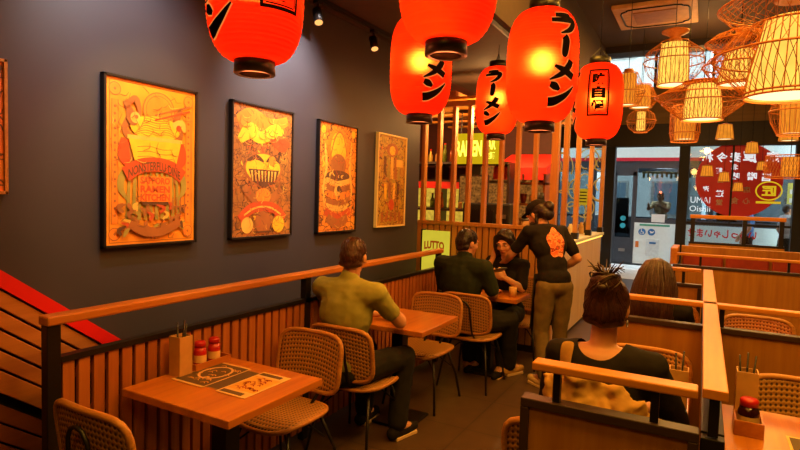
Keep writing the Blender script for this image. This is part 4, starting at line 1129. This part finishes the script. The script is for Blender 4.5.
for u, v, Z, r, lab in DROP:  # small orange ones before the decal are glass reflections built as solid lanterns
    p = deep(u, v, Z)
    r *= .8; wl(p, lab, [(r, -r * .9), (r * .75, r * .9)], [], [(r, -r * .9), (r * .75, r * .9)], 'shadeor', [(r * .7, r * .9), (r * .2, r * 1.1)], 14, 4.0 if p.y < 9 else 5.5)
# ------------------------------------------------------------------ people
def V(*a): return Vector(a)
def rotm(yaw=0, pitch=0, roll=0):
    # yaw about z, pitch>0 = nod forward (towards +y), roll about y
    return Matrix.Rotation(yaw, 3, 'Z') @ Matrix.Rotation(-pitch, 3, 'X') @ Matrix.Rotation(roll, 3, 'Y')
def head_shape(mb, H, Rm, k=1.0):
    f = lambda x, y, z: H + Rm @ Vector((x, y, z)) * k
    e = lambda c, r, q=None: mb.ell(f(*c), [a * k for a in r], Rm if q is None else Rm @ q)
    e((0, -.012, .03), (.074, .094, .088)); e((0, .022, -.02), (.064, .07, .085)); e((0, .04, -.075), (.042, .045, .04)); e((0, .066, -.092), (.024, .02, .018))
    mb.chain([f(0, .09, .018), f(0, .106, -.02)], [.011 * k, .015 * k])
    for s in (-1, 1):
        mb.ell(f(s * .013, .097, -.024), [.009 * k] * 3)
        mb.ell(f(s * .076, -.005, -.012), (.011 * k, .021 * k, .032 * k), Rm)
        mb.chain([f(s * .014, .089, .028), f(s * .048, .078, .03)], [.009 * k, .009 * k])
        mb.ell(f(s * .042, .064, -.025), (.022 * k, .02 * k, .022 * k))
    mb.chain([f(-.022, .084, -.058), f(0, .09, -.056), f(.022, .084, -.058)], [.006 * k, .009 * k, .006 * k])
    mb.chain([f(-.016, .083, -.067), f(.016, .083, -.067)], [.008 * k, .008 * k])
def hand(mb, W, fwd, palm, side, curl=.5, k=1.0):
    """W wrist; fwd: finger direction; palm: palm normal; thumb leaves towards side"""
    f = Vector(fwd).normalized(); n = Vector(palm).normalized(); n = (n - f * n.dot(f)).normalized(); s = f.cross(n).normalized() * side
    mb.chain([W, W + f * .04 * k], [.024 * k, .026 * k])
    m = Matrix((s, f, n)).transposed()
    mb.ell(W + f * .052 * k, (.04 * k, .05 * k, .016 * k), m)
    for i, (o, L) in enumerate(((.03, .068), (.011, .077), (-.010, .071), (-.029, .056))):
        b = W + (f * .09 + s * o) * k; a = 0; pts = [W + (f * .055 + s * o * .8) * k, b]; d = f; c = b
        for j, q in enumerate((.45, .3, .25)):
            a += curl * (.55 + .15 * j + .06 * i); d = (f * cos(a) + n * sin(a) + s * o * 1.2).normalized(); c = c + d * L * q * k; pts.append(c)
        mb.chain(pts, [.0105 * k, .0098 * k, .0092 * k, .0085 * k, .0072 * k], 10)
    t0 = W + (f * .022 + s * .026) * k; t1 = t0 + (f * .026 + s * .026 + n * .008) * k; t2 = t1 + (f * .026 + s * .008 + n * .014) * k; t3 = t2 + (f * .018 + n * .012) * k
    mb.chain([t0, t1, t2, t3], [.015 * k, .0125 * k, .0105 * k, .0085 * k], 10)
def torso(mb, J, g=0, s=1.0, fem=False, low=True):
    ch, pe, wa, nk = J['chest'], J['pelvis'], J['waist'], J['neck']
    ax = (ch - pe).normalized(); xv = (J['shr'] - J['shl']); xv = (xv - ax * xv.dot(ax)).normalized(); yv = ax.cross(xv)
    m = Matrix((xv, yv, ax)).transposed()
    if low: mb.ell(pe + ax * (.03 if g > 0 else 0), (.16 * s + g, .112 * s + g, .115 * s + g), m)
    mb.ell(wa, (.142 * s + g, .1 * s + g, .14 * s + g), m)
    mb.ell(ch, (.168 * s + g, .108 * s + g, .165 * s + g), m)
    mb.ell(ch + ax * .09, (.175 * s + g, .09 * s + g, .085 * s + g), m)
    for q in ('shl', 'shr'): mb.chain([ch + ax * .11, J[q]], [.085 * s + g, .058 * s + g]); mb.chain([nk - ax * .03, J[q] + ax * .012], [.05 * s + g, .04 * s + g])
    if fem:
        for sx in (-1, 1): mb.ell(ch + xv * sx * .075 + yv * .085 + ax * .02, (.06 * s + g, .055 * s + g, .058 * s + g), m)
def limb(mb, pts, rs): mb.chain(pts, rs)
def person(name, loc, rz, J, label, skin='skin', hr=None, hp=None, shirt='olive', pants='darkpants', shoe='blackcloth', sleeve=.5, fem=False, s=1.0, hands=None, hk=1.0, head_rot=None, collar=.0, look=True, shirt_low=False, scoop=0):
    o = empty(name, loc, label, 'person', rz)
    Rm = head_rot or Matrix.Identity(3); H = J['head']
    mb = MB(); torso(mb, J, -.006, s, fem); head_shape(mb, H, Rm, hk)
    mb.chain([J['neck'] - V(0, 0, .03), H + Rm @ Vector((0, -.015, -.05))], [.056 * s, .05 * s])
    for q in 'lr':
        mb.chain([J['sh' + q], J['el' + q], J['wr' + q]], [.05 * s, .04 * s, .027 * s])
        mb.chain([J['el' + q], J['el' + q] * .65 + J['wr' + q] * .35], [.038 * s, .04 * s])
        h = (hands or {}).get(q)
        if h: hand(mb, J['wr' + q], h[0], h[1], h[2], h[3] if len(h) > 3 else .5, hk)
        mb.chain([J['hp' + q], J['kn' + q], J['an' + q]], [.085 * s, .056 * s, .042 * s])
        mb.chain([J['an' + q], J['to' + q]], [.042, .03])
    body = blob(mb, 'body', M[skin], o, .0072, 2)
    # face details
    f = lambda x, y, z: H + Rm @ Vector((x, y, z)) * hk
    if look:
        for sx in (-1, 1):
            MB().ell(f(sx * .031, .079, .008), (.0135 * hk, .009 * hk, .0056 * hk), Rm).build('eye', M['eye'], o, True)
            MB().ell(f(sx * .031, .0865, .008), (.0055 * hk, .004 * hk, .005 * hk), Rm).build('iris', M['ink'], o, True)
            MB().chain([f(sx * .016, .096, .036), f(sx * .034, .092, .04), f(sx * .05, .08, .034)], [.0035, .0045, .003]).build('eyebrow', M['hairblack'], o, True)
        mb = MB(); mb.chain([f(-.021, .091, -.059), f(0, .098, -.057), f(.021, .091, -.059)], [.004, .006, .004]); mb.chain([f(-.014, .091, -.066), f(.014, .091, -.066)], [.005, .005]); mb.build('lips', M['lip'], o, True)
    # shirt
    mb = MB(); torso(mb, J, .012, s, fem, shirt_low or True)
    for q in 'lr':
        a, e, w = J['sh' + q], J['el' + q], J['wr' + q]
        if sleeve <= 1: mb.chain([a, a.lerp(e, sleeve)], [.064 * s, .056 * s])
        else: mb.chain([a, e, e.lerp(w, sleeve - 1)], [.064 * s, .052 * s, .04 * s])
    ax = (J['chest'] - J['pelvis']).normalized()
    if collar: mb.cone(J['neck'] - ax * .02, .06 * s, J['neck'] + ax * collar, .058 * s)
    sh = blob(mb, 'shirt', M[shirt], o, .011, 3)
    if scoop:
        bm = bmesh.new(); bm.from_mesh(sh.data); cc = J['neck'] + V(0, -.02, .0)
        bmesh.ops.delete(bm, geom=[v for v in bm.verts if (v.co - cc).length < scoop], context='VERTS')
        bv = [v for v in bm.verts if v.is_boundary]
        for _ in range(8):
            nw = {v: sum((e.other_vert(v).co for e in v.link_edges if e.is_boundary), V(0, 0, 0)) / 2 for v in bv}
            for v in bv: v.co = cc + (v.co.lerp(nw[v], .6) - cc).normalized() * scoop
        bm.to_mesh(sh.data); bm.free()
    tex = bpy.data.textures.get('folds') or bpy.data.textures.new('folds', 'CLOUDS'); tex.noise_scale = .11
    dm = sh.modifiers.new('folds', 'DISPLACE'); dm.texture = tex; dm.strength = .022; dm.mid_level = .5
    # trousers, shoes
    mb = MB(); pe = J['pelvis']
    mb.ell(pe - V(0, 0, .03), (.172 * s, .125 * s, .1 * s))
    for q in 'lr':
        mb.chain([J['hp' + q], J['kn' + q], J['an' + q] + V(0, 0, .03)], [.1 * s, .072 * s, .062 * s])
    tr = blob(mb, 'trousers', M[pants], o, .012, 3)
    dm = tr.modifiers.new('folds', 'DISPLACE'); dm.texture = tex; dm.strength = .02; dm.mid_level = .5
    for q in 'lr':
        a, t = J['an' + q], J['to' + q]; d = (t - a); d.z = 0; d.normalize()
        b = Vector((a.x, a.y, .045)); mb = MB()
        mb.chain([b - d * .045, b + d * .07, b + d * .165], [.044, .045, .034]); mb.cone(b + V(0, 0, .0), .045, b + V(0, 0, .05), .045)
        so = blob(mb, 'shoe', M[shoe], o, .009, 2)
        MB().chain([b - d * .05 - V(0, 0, .032), b + d * .17 - V(0, 0, .032)], [.012, .012]).box(b + d * .06 - V(0, 0, .032), (.085, .2, .024), Matrix((d.cross(V(0, 0, 1)), d, V(0, 0, 1))).transposed()).build('sole', M['cream'], so, bev=.004)
    return o, f, Rm
def seated(lean=0.0, dz=0.0, knee=.43, s=1.0, sw=.19):
    J = dict(pelvis=V(0, 0, .55), waist=V(0, .0 + lean * .3, .71), chest=V(0, lean * .7, .9), neck=V(0, lean + .02, 1.085), head=V(0, lean + .06, 1.235 + dz))
    for q, sx in (('l', -1), ('r', 1)):
        J['sh' + q] = V(sx * sw, lean * .9, 1.03); J['hp' + q] = V(sx * .09, .03, .535); J['kn' + q] = V(sx * .13, knee, .55); J['an' + q] = V(sx * .13, knee - .02, .09); J['to' + q] = V(sx * .14, knee + .13, .035)
        J['el' + q] = V(sx * .25, lean + .06, .8); J['wr' + q] = V(sx * .14, lean + .3, .79)
    return J
def hairball(parts, name, mat, o, voxel=.008, disp=.012, ns=.02):
    mb = MB()
    for p in parts:
        if len(p) == 2: mb.chain(p[0], p[1], 10)
        else: mb.ell(*p)
    h = blob(mb, name, M[mat], o, voxel, 1)
    tx = bpy.data.textures.get('strands') or bpy.data.textures.new('strands', 'CLOUDS'); tx.noise_scale = ns
    d = h.modifiers.new('strands', 'DISPLACE'); d.texture = tx; d.strength = disp; d.mid_level = .5
    return h

def comb(hr, f, dirs, mat='hairblack', r=.002, cen=(0, -.02, .02)):
    me = hr.data; dg = bpy.context.evaluated_depsgraph_get(); ev = hr.evaluated_get(dg); c = f(*cen); mb = MB()
    for path in dirs:
        pts = []
        for d in path:
            dv = (f(*(Vector(cen) + Vector(d))) - c).normalized(); ok, hit, nn, _ = ev.ray_cast(c + dv * .5, -dv)
            if ok: pts.append(hit + dv * .0012)
        if len(pts) > 2: mb.tube(pts, [r] * (len(pts) - 1) + [r * .5], 5)
    return mb.build('hair_strands', M[mat], hr, True)
def short(n=200, seed=1, amin=70):
    random.seed(seed); out = []
    for k in range(n):
        a = R(random.uniform(-180, 180)); back = abs(a) < R(120); b = random.uniform(R(-35) if back else R(35), R(85)); L = R(26)
        out.append([(sin(a + .03 * t) * cos(b - L * t / 3), -cos(a + .03 * t) * cos(b - L * t / 3), sin(b - L * t / 3)) for t in range(4)])
    return out
# man in olive T-shirt
J = seated(.03, .01, .44, 1.03, .2); J['shr'] += V(.01, .02, 0)
J['elr'] = V(.27, .24, .83); J['wrr'] = V(.1, .5, .8); J['ell'] = V(-.25, .22, .83); J['wrl'] = V(-.06, .49, .8)
J['knr'] = V(.2, .42, .55); J['anr'] = V(.2, .36, .09); J['tor'] = V(.23, .52, .035)
o, f, Rm = person('person', (.64, 2.86, .0), R(-4), J, 'man in olive green T-shirt seated with his back to camera, forearms on table', 'skin', shirt='olive', s=1.08, hands=dict(r=((-.7, .6, 0), (0, 0, -1), 1, .4), l=((.7, .6, 0), (0, 0, -1), -1, .4)), head_rot=rotm(R(16), R(8)), collar=.03, sleeve=.62, shoe='blackcloth')
hairball([(f(0, -.018, .036), (.081, .099, .088), Rm), (f(0, -.05, .0), (.076, .07, .07), Rm), ([f(-.06, -.06, -.05), f(0, -.085, -.06), f(.06, -.06, -.05)], [.02, .022, .02])], 'hair', 'hairbrown', o, .007, .003); comb(bpy.data.objects[[c.name for c in kids(o) if c.name.startswith('hair')][0]], f, short(240, 3), 'hairbrown', .0016)
# man in dark green shirt
J = seated(.06, .0, .42, 1.05, .225); J['knr'] = V(.3, .38, .55); J['anr'] = V(.24, .5, .09); J['tor'] = V(.28, .66, .035)
J['elr'] = V(.28, .14, .82); J['wrr'] = V(.15, .36, .79)
o, f, Rm = person('person', (.73, 4.5, .0), R(-14), J, 'man in dark green shirt seated with his back to camera near slat screen', 'skin', shirt='green', pants='darkpants', s=1.24, hands=dict(r=((-.3, .9, 0), (0, 0, -1), 1, .4), l=((.3, .9, 0), (0, 0, -1), -1, .4)), head_rot=rotm(R(-18), R(10)), collar=.03, sleeve=.85, shoe='tancloth')
hairball([(f(0, -.015, .038), (.083, .1, .09), Rm), (f(0, -.05, .005), (.079, .072, .078), Rm), ([f(-.065, -.05, -.045), f(0, -.088, -.06), f(.065, -.05, -.045)], [.022, .026, .022])], 'hair', 'hairblack', o, .007, .003); comb([c for c in kids(o) if c.name.startswith('hair')][0], f, short(240, 4), 'hairblack', .0016)
# woman facing the camera
J = seated(.08, 0, .4, .95, .17)
J['elr'] = V(.23, .2, .8); J['wrr'] = V(.13, .14, 1.06); J['ell'] = V(-.22, .2, .82); J['wrl'] = V(-.12, .34, .92)
o, f, Rm = person('person', (.95, 5.3, -.02), R(172), J, 'dark haired woman in black facing camera, one hand at her hair', 'skin2', shirt='blackcloth', pants='darkpants', s=.95, fem=True, hands=dict(r=((-.2, -.15, 1), (-1, .2, 0), 1, .5), l=((.6, .5, .3), (.3, -.8, .2), -1, .8)), head_rot=rotm(R(6), R(22), R(4)), sleeve=.9, hk=1.02)
hairball([(f(0, -.02, .042), (.088, .1, .092), Rm), (f(0, -.055, -.02), (.09, .075, .1), Rm), ([f(.0, .055, .108), f(.06, .05, .07), f(.088, .02, -.02), f(.095, .0, -.12), f(.1, -.0, -.2)], [.02, .03, .03, .03, .02]), ([f(0, .055, .108), f(-.06, .05, .07), f(-.088, .02, -.02), f(-.095, .0, -.12), f(-.1, .0, -.2)], [.02, .03, .03, .03, .02])], 'hair', 'hairblack', o, .008, .003)
comb([c for c in kids(o) if c.name.startswith('hair')][0], f, [[(s_ * sin(t * .3) * (1 if k < 16 else .9), .75 * cos(b_) * (1 - t * .09), 1.05 - .24 * t) for t in range(7)] for s_ in (-1, 1) for k in range(34) for b_ in [random.uniform(0, 3.1)]])
cup = MB().lathe([(.03, 0), (.036, .09), (.033, .09), (.028, .01)], n=18).build('drinking_cup', M['tan'], smooth=True, loc=(1.12, 4.86, .75))
tag(cup, 'tan drinking cup on the table before the woman facing camera', 'cup')
# server: local frame faces +y, placed turned to the left
J = dict(pelvis=V(0, -.02, .92), waist=V(0, .03, 1.06), chest=V(0, .1, 1.24), neck=V(0, .19, 1.4), head=V(0, .28, 1.5))
J.update(shl=V(-.17, .15, 1.35), shr=V(.17, .15, 1.35), ell=V(-.25, .3, 1.14), wrl=V(-.17, .54, 1.04), elr=V(.26, .02, 1.12), wrr=V(.2, .2, .99))
for q, sx in (('l', -1), ('r', 1)):
    J['hp' + q] = V(sx * .085, -.02, .88); J['kn' + q] = V(sx * .1, .01, .48); J['an' + q] = V(sx * .11, -.03 + .05 * sx, .09); J['to' + q] = V(sx * .13, .12 + .05 * sx, .035)
SR = R(48)
o, f, Rm = person('person', (1.47, 4.9, 0), SR, J, 'server in black T-shirt with orange back print, standing and leaning to the table', 'skin', shirt='blackcloth', pants='khaki', shoe='cream', s=.96, fem=True, hands=dict(l=((.1, .9, -.2), (.3, 0, -1), -1, .5), r=((-.3, .8, -.2), (-1, 0, -.2), 1, .6)), head_rot=rotm(R(18), R(32)), sleeve=.72, look=True, hk=1.1)
hairball([(f(0, -.03, .02), (.093, .106, .088), Rm), (f(0, -.085, -.02), (.08, .058, .08), Rm), (f(0, -.13, .01), (.05, .048, .05), Rm), ([f(.065, -.02, -.02), f(.07, .0, -.08)], [.02, .014]), ([f(-.065, -.02, -.02), f(-.07, .0, -.08)], [.02, .014])], 'hair', 'hairblack', o, .007, .01)
mb = MB(); mb.ell(f(0, -.008, .062), (.097, .115, .076), Rm); mb.ell(f(0, .09, .052), (.077, .078, .013), Rm); blob(mb, 'cap', M['blackcloth'], o, .008, 2)
mb = MB(); mb.ell(f(0, .05, -.055), (.069, .069, .058), Rm); blob(mb, 'face_mask', M['maskc'], o, .007, 2)
def print_mat():
    t = NT('shirt_print'); v = t.coord((1, 1, 1)); nz = t.noise(v, 26, 3, .6)
    return t.bsdf(t.ramp(nz, [(.4, srgb('e8602a')), (.5, srgb('f0a060')), (.56, srgb('7a2410')), (.66, srgb('e05020'))]), .7)
# back print: a patch projected on the shirt back
shirt = [c for c in kids(o) if c.name.startswith('shirt')][0]
bpy.context.view_layer.update()
ax = (J['chest'] - J['pelvis']).normalized(); cen = J['chest'] + ax * .0
mb = MB(); n = 16; dg = bpy.context.evaluated_depsgraph_get(); ev = shirt.evaluated_get(dg); grid = {}
for i in range(n + 1):
    for j in range(n + 1):
        u, w = -1 + 2 * i / n, -1 + 2 * j / n; q = max(abs(u), abs(w)); L = (u * u + w * w) ** .5
        if L > 0: u, w = u * q / L, w * q / L
        k = 1 + .1 * sin(5 * math.atan2(w, u))
        tgt = cen + V(1, 0, 0) * (.085 * u * k + .012) + ax * (.135 * w * k)
        st_ = tgt - V(0, .4, 0) + V(0, 0, .1); ok, hit, nn, _ = ev.ray_cast(st_, (tgt - st_).normalized())
        grid[i, j] = mb.v((hit + nn * .004) if ok else tgt - V(0, .14, 0))
for i in range(n):
    for j in range(n): mb._f([grid[i, j], grid[i + 1, j], grid[i + 1, j + 1], grid[i, j + 1]])
mb.build('back_print', print_mat(), shirt, True)
mb = MB(); pts = []
for k in range(9):
    a = R(-75 + 150 * k / 8); pts.append((.185 * sin(a), .135 * cos(a)))
top = [mb.v((x, y - .0, .98)) for x, y in pts]; bot = [mb.v((x * 1.12, y * 1.05 + .0, .5)) for x, y in pts]
for i in range(8): mb._f([top[i], top[i + 1], bot[i + 1], bot[i]])
ap = mb.build('apron', M['blackcloth'], o, True); q = ap.modifiers.new('sol', 'SOLIDIFY'); q.thickness = .008
nb = empty('order_tablet', (1.02, 4.74, 1.0), 'small dark order pad in the hand of the standing server', 'order pad', SR)
MB().box((0, 0, 0), (.1, .15, .008), rotm(0, R(20))).build('pad', M['black'], nb, bev=.003)
MB().box((0, .0, .006), (.085, .13, .002), rotm(0, R(20))).build('page', M['white'], nb)

# woman with hair bun
J = seated(.05, .0, .4, 1, .18)
J['shl'] = V(-.155, .045, 1.03); J['ell'] = V(-.205, .1, .82); J['wrl'] = V(-.12, .3, .79); J['elr'] = V(.27, .12, .82); J['wrr'] = V(.12, .32, .79)
WB = (2.275, 2.2, .0)
o, f, Rm = person('person', WB, R(-4), J, 'woman in black top with messy hair bun seated behind nearest divider', 'skin', shirt='blackcloth', pants='darkpants', s=.95, fem=True, hands=dict(r=((-.5, .8, 0), (0, 0, -1), 1, .4), l=((.5, .8, 0), (0, 0, -1), -1, .4)), head_rot=rotm(R(4), R(12)), sleeve=1.3, look=True, scoop=.09)
parts = [(f(0, -.018, .03), (.085, .1, .09), Rm), (f(0, -.05, -.01), (.08, .07, .08), Rm), (f(0, -.1, .075), (.057, .05, .052), Rm), ([f(-.06, -.06, -.06), f(0, -.085, -.075), f(.06, -.06, -.06)], [.02, .02, .02])]
random.seed(6)
hr = hairball(parts, 'hair', 'hairbrown', o, .007, .004)
def strand_hair(paths, parent, mat='hairbrown', r=.0028, r2=.0018):
    mb = MB()
    for p in paths: mb.tube(p, [r] * (len(p) - 1) + [r2], 5)
    return mb.build('hair_strands', M[mat], parent, True)
bpy.context.view_layer.update()
def onell(d, k=1.0):
    d = d.normalized(); t = 1 / math.sqrt((d.x / .087) ** 2 + (d.y / .102) ** 2 + (d.z / .092) ** 2); return f(*(d * t * k + V(0, -.018, .03)))
bd = V(0, -.75, .62); ps = []; pd = []
for k in range(170):
    a = R(random.uniform(-125, 125)); s0 = V(sin(a) * .9, -cos(a) * .9, -1.05 + .7 * (abs(a) / 2.2) + random.uniform(-.06, .06)).normalized()
    j = V(random.uniform(-.06, .06), random.uniform(-.06, .06), 0)
    pd.append([tuple(s0.lerp(bd, t / 8) + j * sin(t / 8 * PI)) for t in range(9)])
for k in range(46):
    a = random.uniform(0, 6.28); c = random.uniform(.6, 1); tl = random.uniform(.0, .7); ps.append([f(.06 * cos(a + t * .35) * c, -.1 + .058 * sin(a + t * .35) * c, .075 + .04 * sin(t * .4 - 1 + tl)) for t in range(7)])
strand_hair(ps, hr); comb(hr, f, pd, 'hairbrown', .0026)
mb = MB()
for k in range(34):
    a = random.uniform(0, 6.28); b = f(.02 * cos(a), -.1 + .02 * sin(a), .11); q = random.uniform(.35, 1)
    mb.tube([b, b + V(.03 * cos(a), .03 * sin(a), .035) * q, b + V(.055 * cos(a), .05 * sin(a), .05 + random.uniform(-.03, .02)) * q], [.004, .003, .0012], 5)
mb.build('loose_strands', M['hairbrown'], hr, True)
mb = MB(); mb.ell(f(0, -.158, .06), (.016, .006, .01), Rm)
for s_ in (-1, 1): mb.tube([f(s_ * .01, -.16, .075), f(s_ * .02, -.155, .06), f(s_ * .01, -.145, .035)], .005, 6)
mb.build('claw_clip', M['darkbrown'], hr, True)
for s_ in (-1, 1):
    mb = MB(); c = f(s_ * .08, .0, -.055); mb.tube([c + V(0, 0, .012) + V(.0, .012 * cos(2 * PI * k / 14), .012 * sin(2 * PI * k / 14) - .02) for k in range(14)], .003, 6, True); mb.ell(c, (.005, .005, .006)); mb.build('earring', M['steel'], o, True)
wshirt = [c for c in kids(o) if c.name.startswith('shirt')][0]; wo = o
bag = empty('tan_bag', (2.30, 2.0, .6), 'tan canvas bag with shoulder strap slung behind woman with hair bun', 'bag')
mb = MB(); random.seed(12)
mb.ell((0, 0, .22), (.19, .045, .2)); mb.ell((-.06, -.005, .3), (.13, .045, .14), Matrix.Rotation(R(20), 3, 'Y')); mb.ell((.1, 0, .2), (.11, .05, .15)); mb.ell((0.03, 0, .02), (.17, .05, .1))
for k in range(9):
    x = -.13 + .035 * k; mb.chain([(x, -.04, .37 - .02 * k), (x + .05, -.055, .28 - .012 * k), (x + .08, -.05, .1)], [.012, .016, .012], 8)
for k in range(5): mb.chain([(-.02 + .04 * k, -.055, .27 - .02 * k), (.03 + .05 * k, -.06, .23 - .005 * k)], [.013, .015], 8)
bo = blob(mb, 'bag_body', M['tancloth'], bag, .008, 2)
tx = bpy.data.textures['folds']; d = bo.modifiers.new('f', 'DISPLACE'); d.texture = tx; d.strength = .035; d.mid_level = .5
tw = bpy.data.textures.new('crumple', 'MUSGRAVE'); tw.noise_scale = .06; d = bo.modifiers.new('c', 'DISPLACE'); d.texture = tw; d.strength = .03; d.mid_level = .5
mb = MB(); sp0 = [(-.16, -.03, .2), (-.185, -.02, .33), (-.2, .03, .42), (-.205, .11, .478), (-.205, .2, .485), (-.2, .28, .44), (-.19, .32, .33)]
bpy.context.view_layer.update()
ev = wshirt.evaluated_get(bpy.context.evaluated_depsgraph_get()); mi_ = wo.matrix_world.inverted(); A, B = [], []
for k in range(14):
    a = R(-28 + 118 * k / 13)
    for dx, lst in ((-.028, A), (.028, B)):
        cc = V(-.112 + dx, 0, .93); dr_ = V(0, -cos(a), sin(a)); ok, hit, nn, _ = ev.ray_cast(cc + dr_ * .8, -dr_)
        wp = wo.matrix_world @ ((hit if ok else cc + dr_ * .12) + dr_ * .016); lst.append(mb.v(wp - Vector(bag.location)))
for i in range(len(A) - 1): mb._f([A[i], B[i], B[i + 1], A[i + 1]])
so = mb.build('shoulder_strap', M['tancloth'], bag, True); q = so.modifiers.new('s', 'SOLIDIFY'); q.thickness = .008; q.offset = 1; q = so.modifiers.new('ss', 'SUBSURF'); q.levels = q.render_levels = 2

# woman with long loose hair
J = seated(.05, -.02, .4, .95, .17); J['ell'] = V(-.22, .16, .82); J['elr'] = V(.22, .16, .82)
o, f, Rm = person('person', (2.34, 3.9, -.07), R(-6), J, 'woman with long loose dark hair seen from behind second divider', 'skin', shirt='blackcloth', pants='darkpants', s=.95, fem=True, hands=dict(r=((-.5, .8, 0), (0, 0, -1), 1, .4), l=((.5, .8, 0), (0, 0, -1), -1, .4)), head_rot=rotm(R(-6), R(14)), sleeve=1.4)
pr = [(f(0, -.02, .035), (.092, .105, .095), Rm), (f(0, -.05, -.05), (.1, .08, .12), Rm)]
for k in range(11):
    a = R(-100 + 20 * k); x, y = sin(a), -cos(a)
    pr.append(([f(x * .07, y * .07 - .01, .04), f(x * .098, y * .085 - .02, -.06), f(x * .115, y * .08 - .03, -.19), f(x * .12, y * .05 - .05, -.34)], [.03, .034, .032, .016]))
hr = hairball(pr, 'hair', 'hairbrown', o, .009, .003); ps = []
for k in range(130):
    a = R(random.uniform(-112, 112)); x, y = sin(a), -cos(a); q = random.uniform(1.0, 1.03); w = random.uniform(-.008, .008)
    ps.append([f(x * .02, y * .02 - .02, .132), f(x * .075, y * .075 - .02, .105), f(x * .105 * q, y * .115 * q - .02, .04), f(x * .13 * q + w, y * .12 * q - .022, -.06), f(x * .147 * q, y * .112 * q - .032, -.19), f(x * .14 * q + w, y * .07 * q - .052, -.35)])
strand_hair(ps, hr)

# bus driver seen through the bus window
J = seated(.05); J['knr'] = V(.13, .3, .55); J['knl'] = V(-.13, .3, .55); J['anl'] = V(-.13, .28, .09); J['anr'] = V(.13, .28, .09); J['tol'] = V(-.13, .4, .035); J['tor'] = V(.13, .4, .035); J['wrr'] = V(.16, .42, 1.0); J['elr'] = V(.27, .2, .88); J['wrl'] = V(-.14, .42, .98); J['ell'] = V(-.26, .2, .86)
p = on(661, 206, 1, 16.35)
o, f, Rm = person('person', (p.x, 16.62, p.z - .98), R(160), J, 'person in pale yellow top seen through the bus window', 'skin', shirt='cream', s=1.05, hands=dict(r=((0, 1, .1), (-1, 0, 0), 1, .9), l=((0, 1, .1), (1, 0, 0), -1, .9)), sleeve=.7, head_rot=rotm(0, R(5)))
hairball([(f(0, -.02, .04), (.085, .1, .09), Rm), (f(0, -.055, -.03), (.085, .07, .1), Rm)], 'hair', 'hairblack', o, .01, .01)
# passers by on the pavement outside
def passer(u, v, shirt, label, rz):
    p = on(u, v, 1, 15.1)
    J = dict(pelvis=V(0, 0, .93), waist=V(0, .0, 1.08), chest=V(0, 0, 1.27), neck=V(0, .01, 1.44), head=V(0, .03, 1.58))
    J.update(shl=V(-.18, 0, 1.38), shr=V(.18, 0, 1.38), ell=V(-.23, -.05, 1.12), wrl=V(-.22, .08, .9), elr=V(.23, .06, 1.12), wrr=V(.2, .2, .92))
    for q, sx in (('l', -1), ('r', 1)):
        J['hp' + q] = V(sx * .085, 0, .89); J['kn' + q] = V(sx * .1, .08 * sx, .49); J['an' + q] = V(sx * .1, .16 * sx - .05, .09); J['to' + q] = V(sx * .1, .16 * sx + .1, .035)
    o, f, Rm = person('person', (p.x, 15.1, 0), rz, J, label, 'skin', shirt=shirt, pants='darkpants', hands=dict(l=((0, .2, -1), (1, 0, 0), -1, .4), r=((0, .3, -1), (-1, 0, 0), 1, .4)))
    hairball([(f(0, -.02, .04), (.085, .1, .09), Rm), (f(0, -.055, 0), (.08, .07, .08), Rm)], 'hair', 'hairblack', o, .01, .01)
M['bluecloth'] = plain('blue_cotton', '4a7ab0', .85)
M['greycloth'] = plain('grey_cotton', 'a8a8ac', .85)
passer(750, 205, 'bluecloth', 'passer by in blue top outside below the red decal', R(80))
passer(787, 212, 'greycloth', 'passer by in grey top outside beside the right column', R(-70))

# ------------------------------------------------------------------ light
wd = bpy.data.worlds.new('world'); S.world = wd; wd.use_nodes = True
bg = wd.node_tree.nodes['Background']; bg.inputs[0].default_value = (.8, .92, 1.0, 1); bg.inputs[1].default_value = 6.5
lamp('bus_fill', 'POINT', (-1.2, 16.8, 2.5), 160, (.9, .95, 1), .2)  # unseen points added to brighten the bus interior
lamp('bus_fill', 'POINT', (1.6, 16.6, 2.5), 110, (.9, .95, 1), .2)
lamp('day_light', 'SUN', (0, 20, 10), 2.5, (1, .98, .95), .05, (R(40), R(12), 0))
WARM = (1, .46, .05)
for x, y, e in ((1.6, 1.2, 46), (2.3, -.6, 40), (3.4, 1.4, 76), (2.7, 2.6, 52), (1.5, 4.2, 50), (3.4, 4.6, 70), (2.6, 7.6, 80), (3.6, 10, 60), (1.2, 10, 40)):
    lamp('ceiling_fill', 'AREA', (x, y, 3.85), e, WARM, .7)  # unseen warm areas added below the ceiling as general fill
for x, y, z, e in ((-.8, 6.2, 2.5, 55), (.5, 7.0, 2.62, 50), (.4, 6.1, 2.6, 45), (2.7, 5.6, 3.4, 26), (2.6, 8.2, 3.4, 26), (2.4, 11.5, 3.6, 60), (3.3, 3.2, 3.3, 20)):
    lamp('fill_point', 'POINT', (x, y, z), e, (1, .5, .15), .1)  # unseen points added to lift the kitchen and the ceilings
def spot(loc, tgt, e, col, ang_, blend=.6):
    d = (Vector(tgt) - Vector(loc)); o = lamp('spot_lamp', 'SPOT', loc, e, col, .04, d.to_track_quat('-Z', 'Y').to_euler(), spot_size=R(ang_), spot_blend=blend)
    return o
for y, e in ((1.94, 90), (2.77, 45), (3.63, 60), (4.5, 40)):
    spot((1.05, y, 2.95), (0, y, 1.7), e, (1, .7, .24), 50)
spot((.6, 2.95, 3.0), (0, 3.0, 2.35), 230, (1, .95, .95), 80, 1)
spot((.6, 1.6, 3.0), (0, 1.75, 2.4), 110, (1, .95, .95), 80, 1)
for o in list(bpy.data.objects):
    if o.type in ('MESH', 'EMPTY') and o.parent is None and o.get('kind') is None and o.get('label') is None: print('UNLABELLED', o.name)
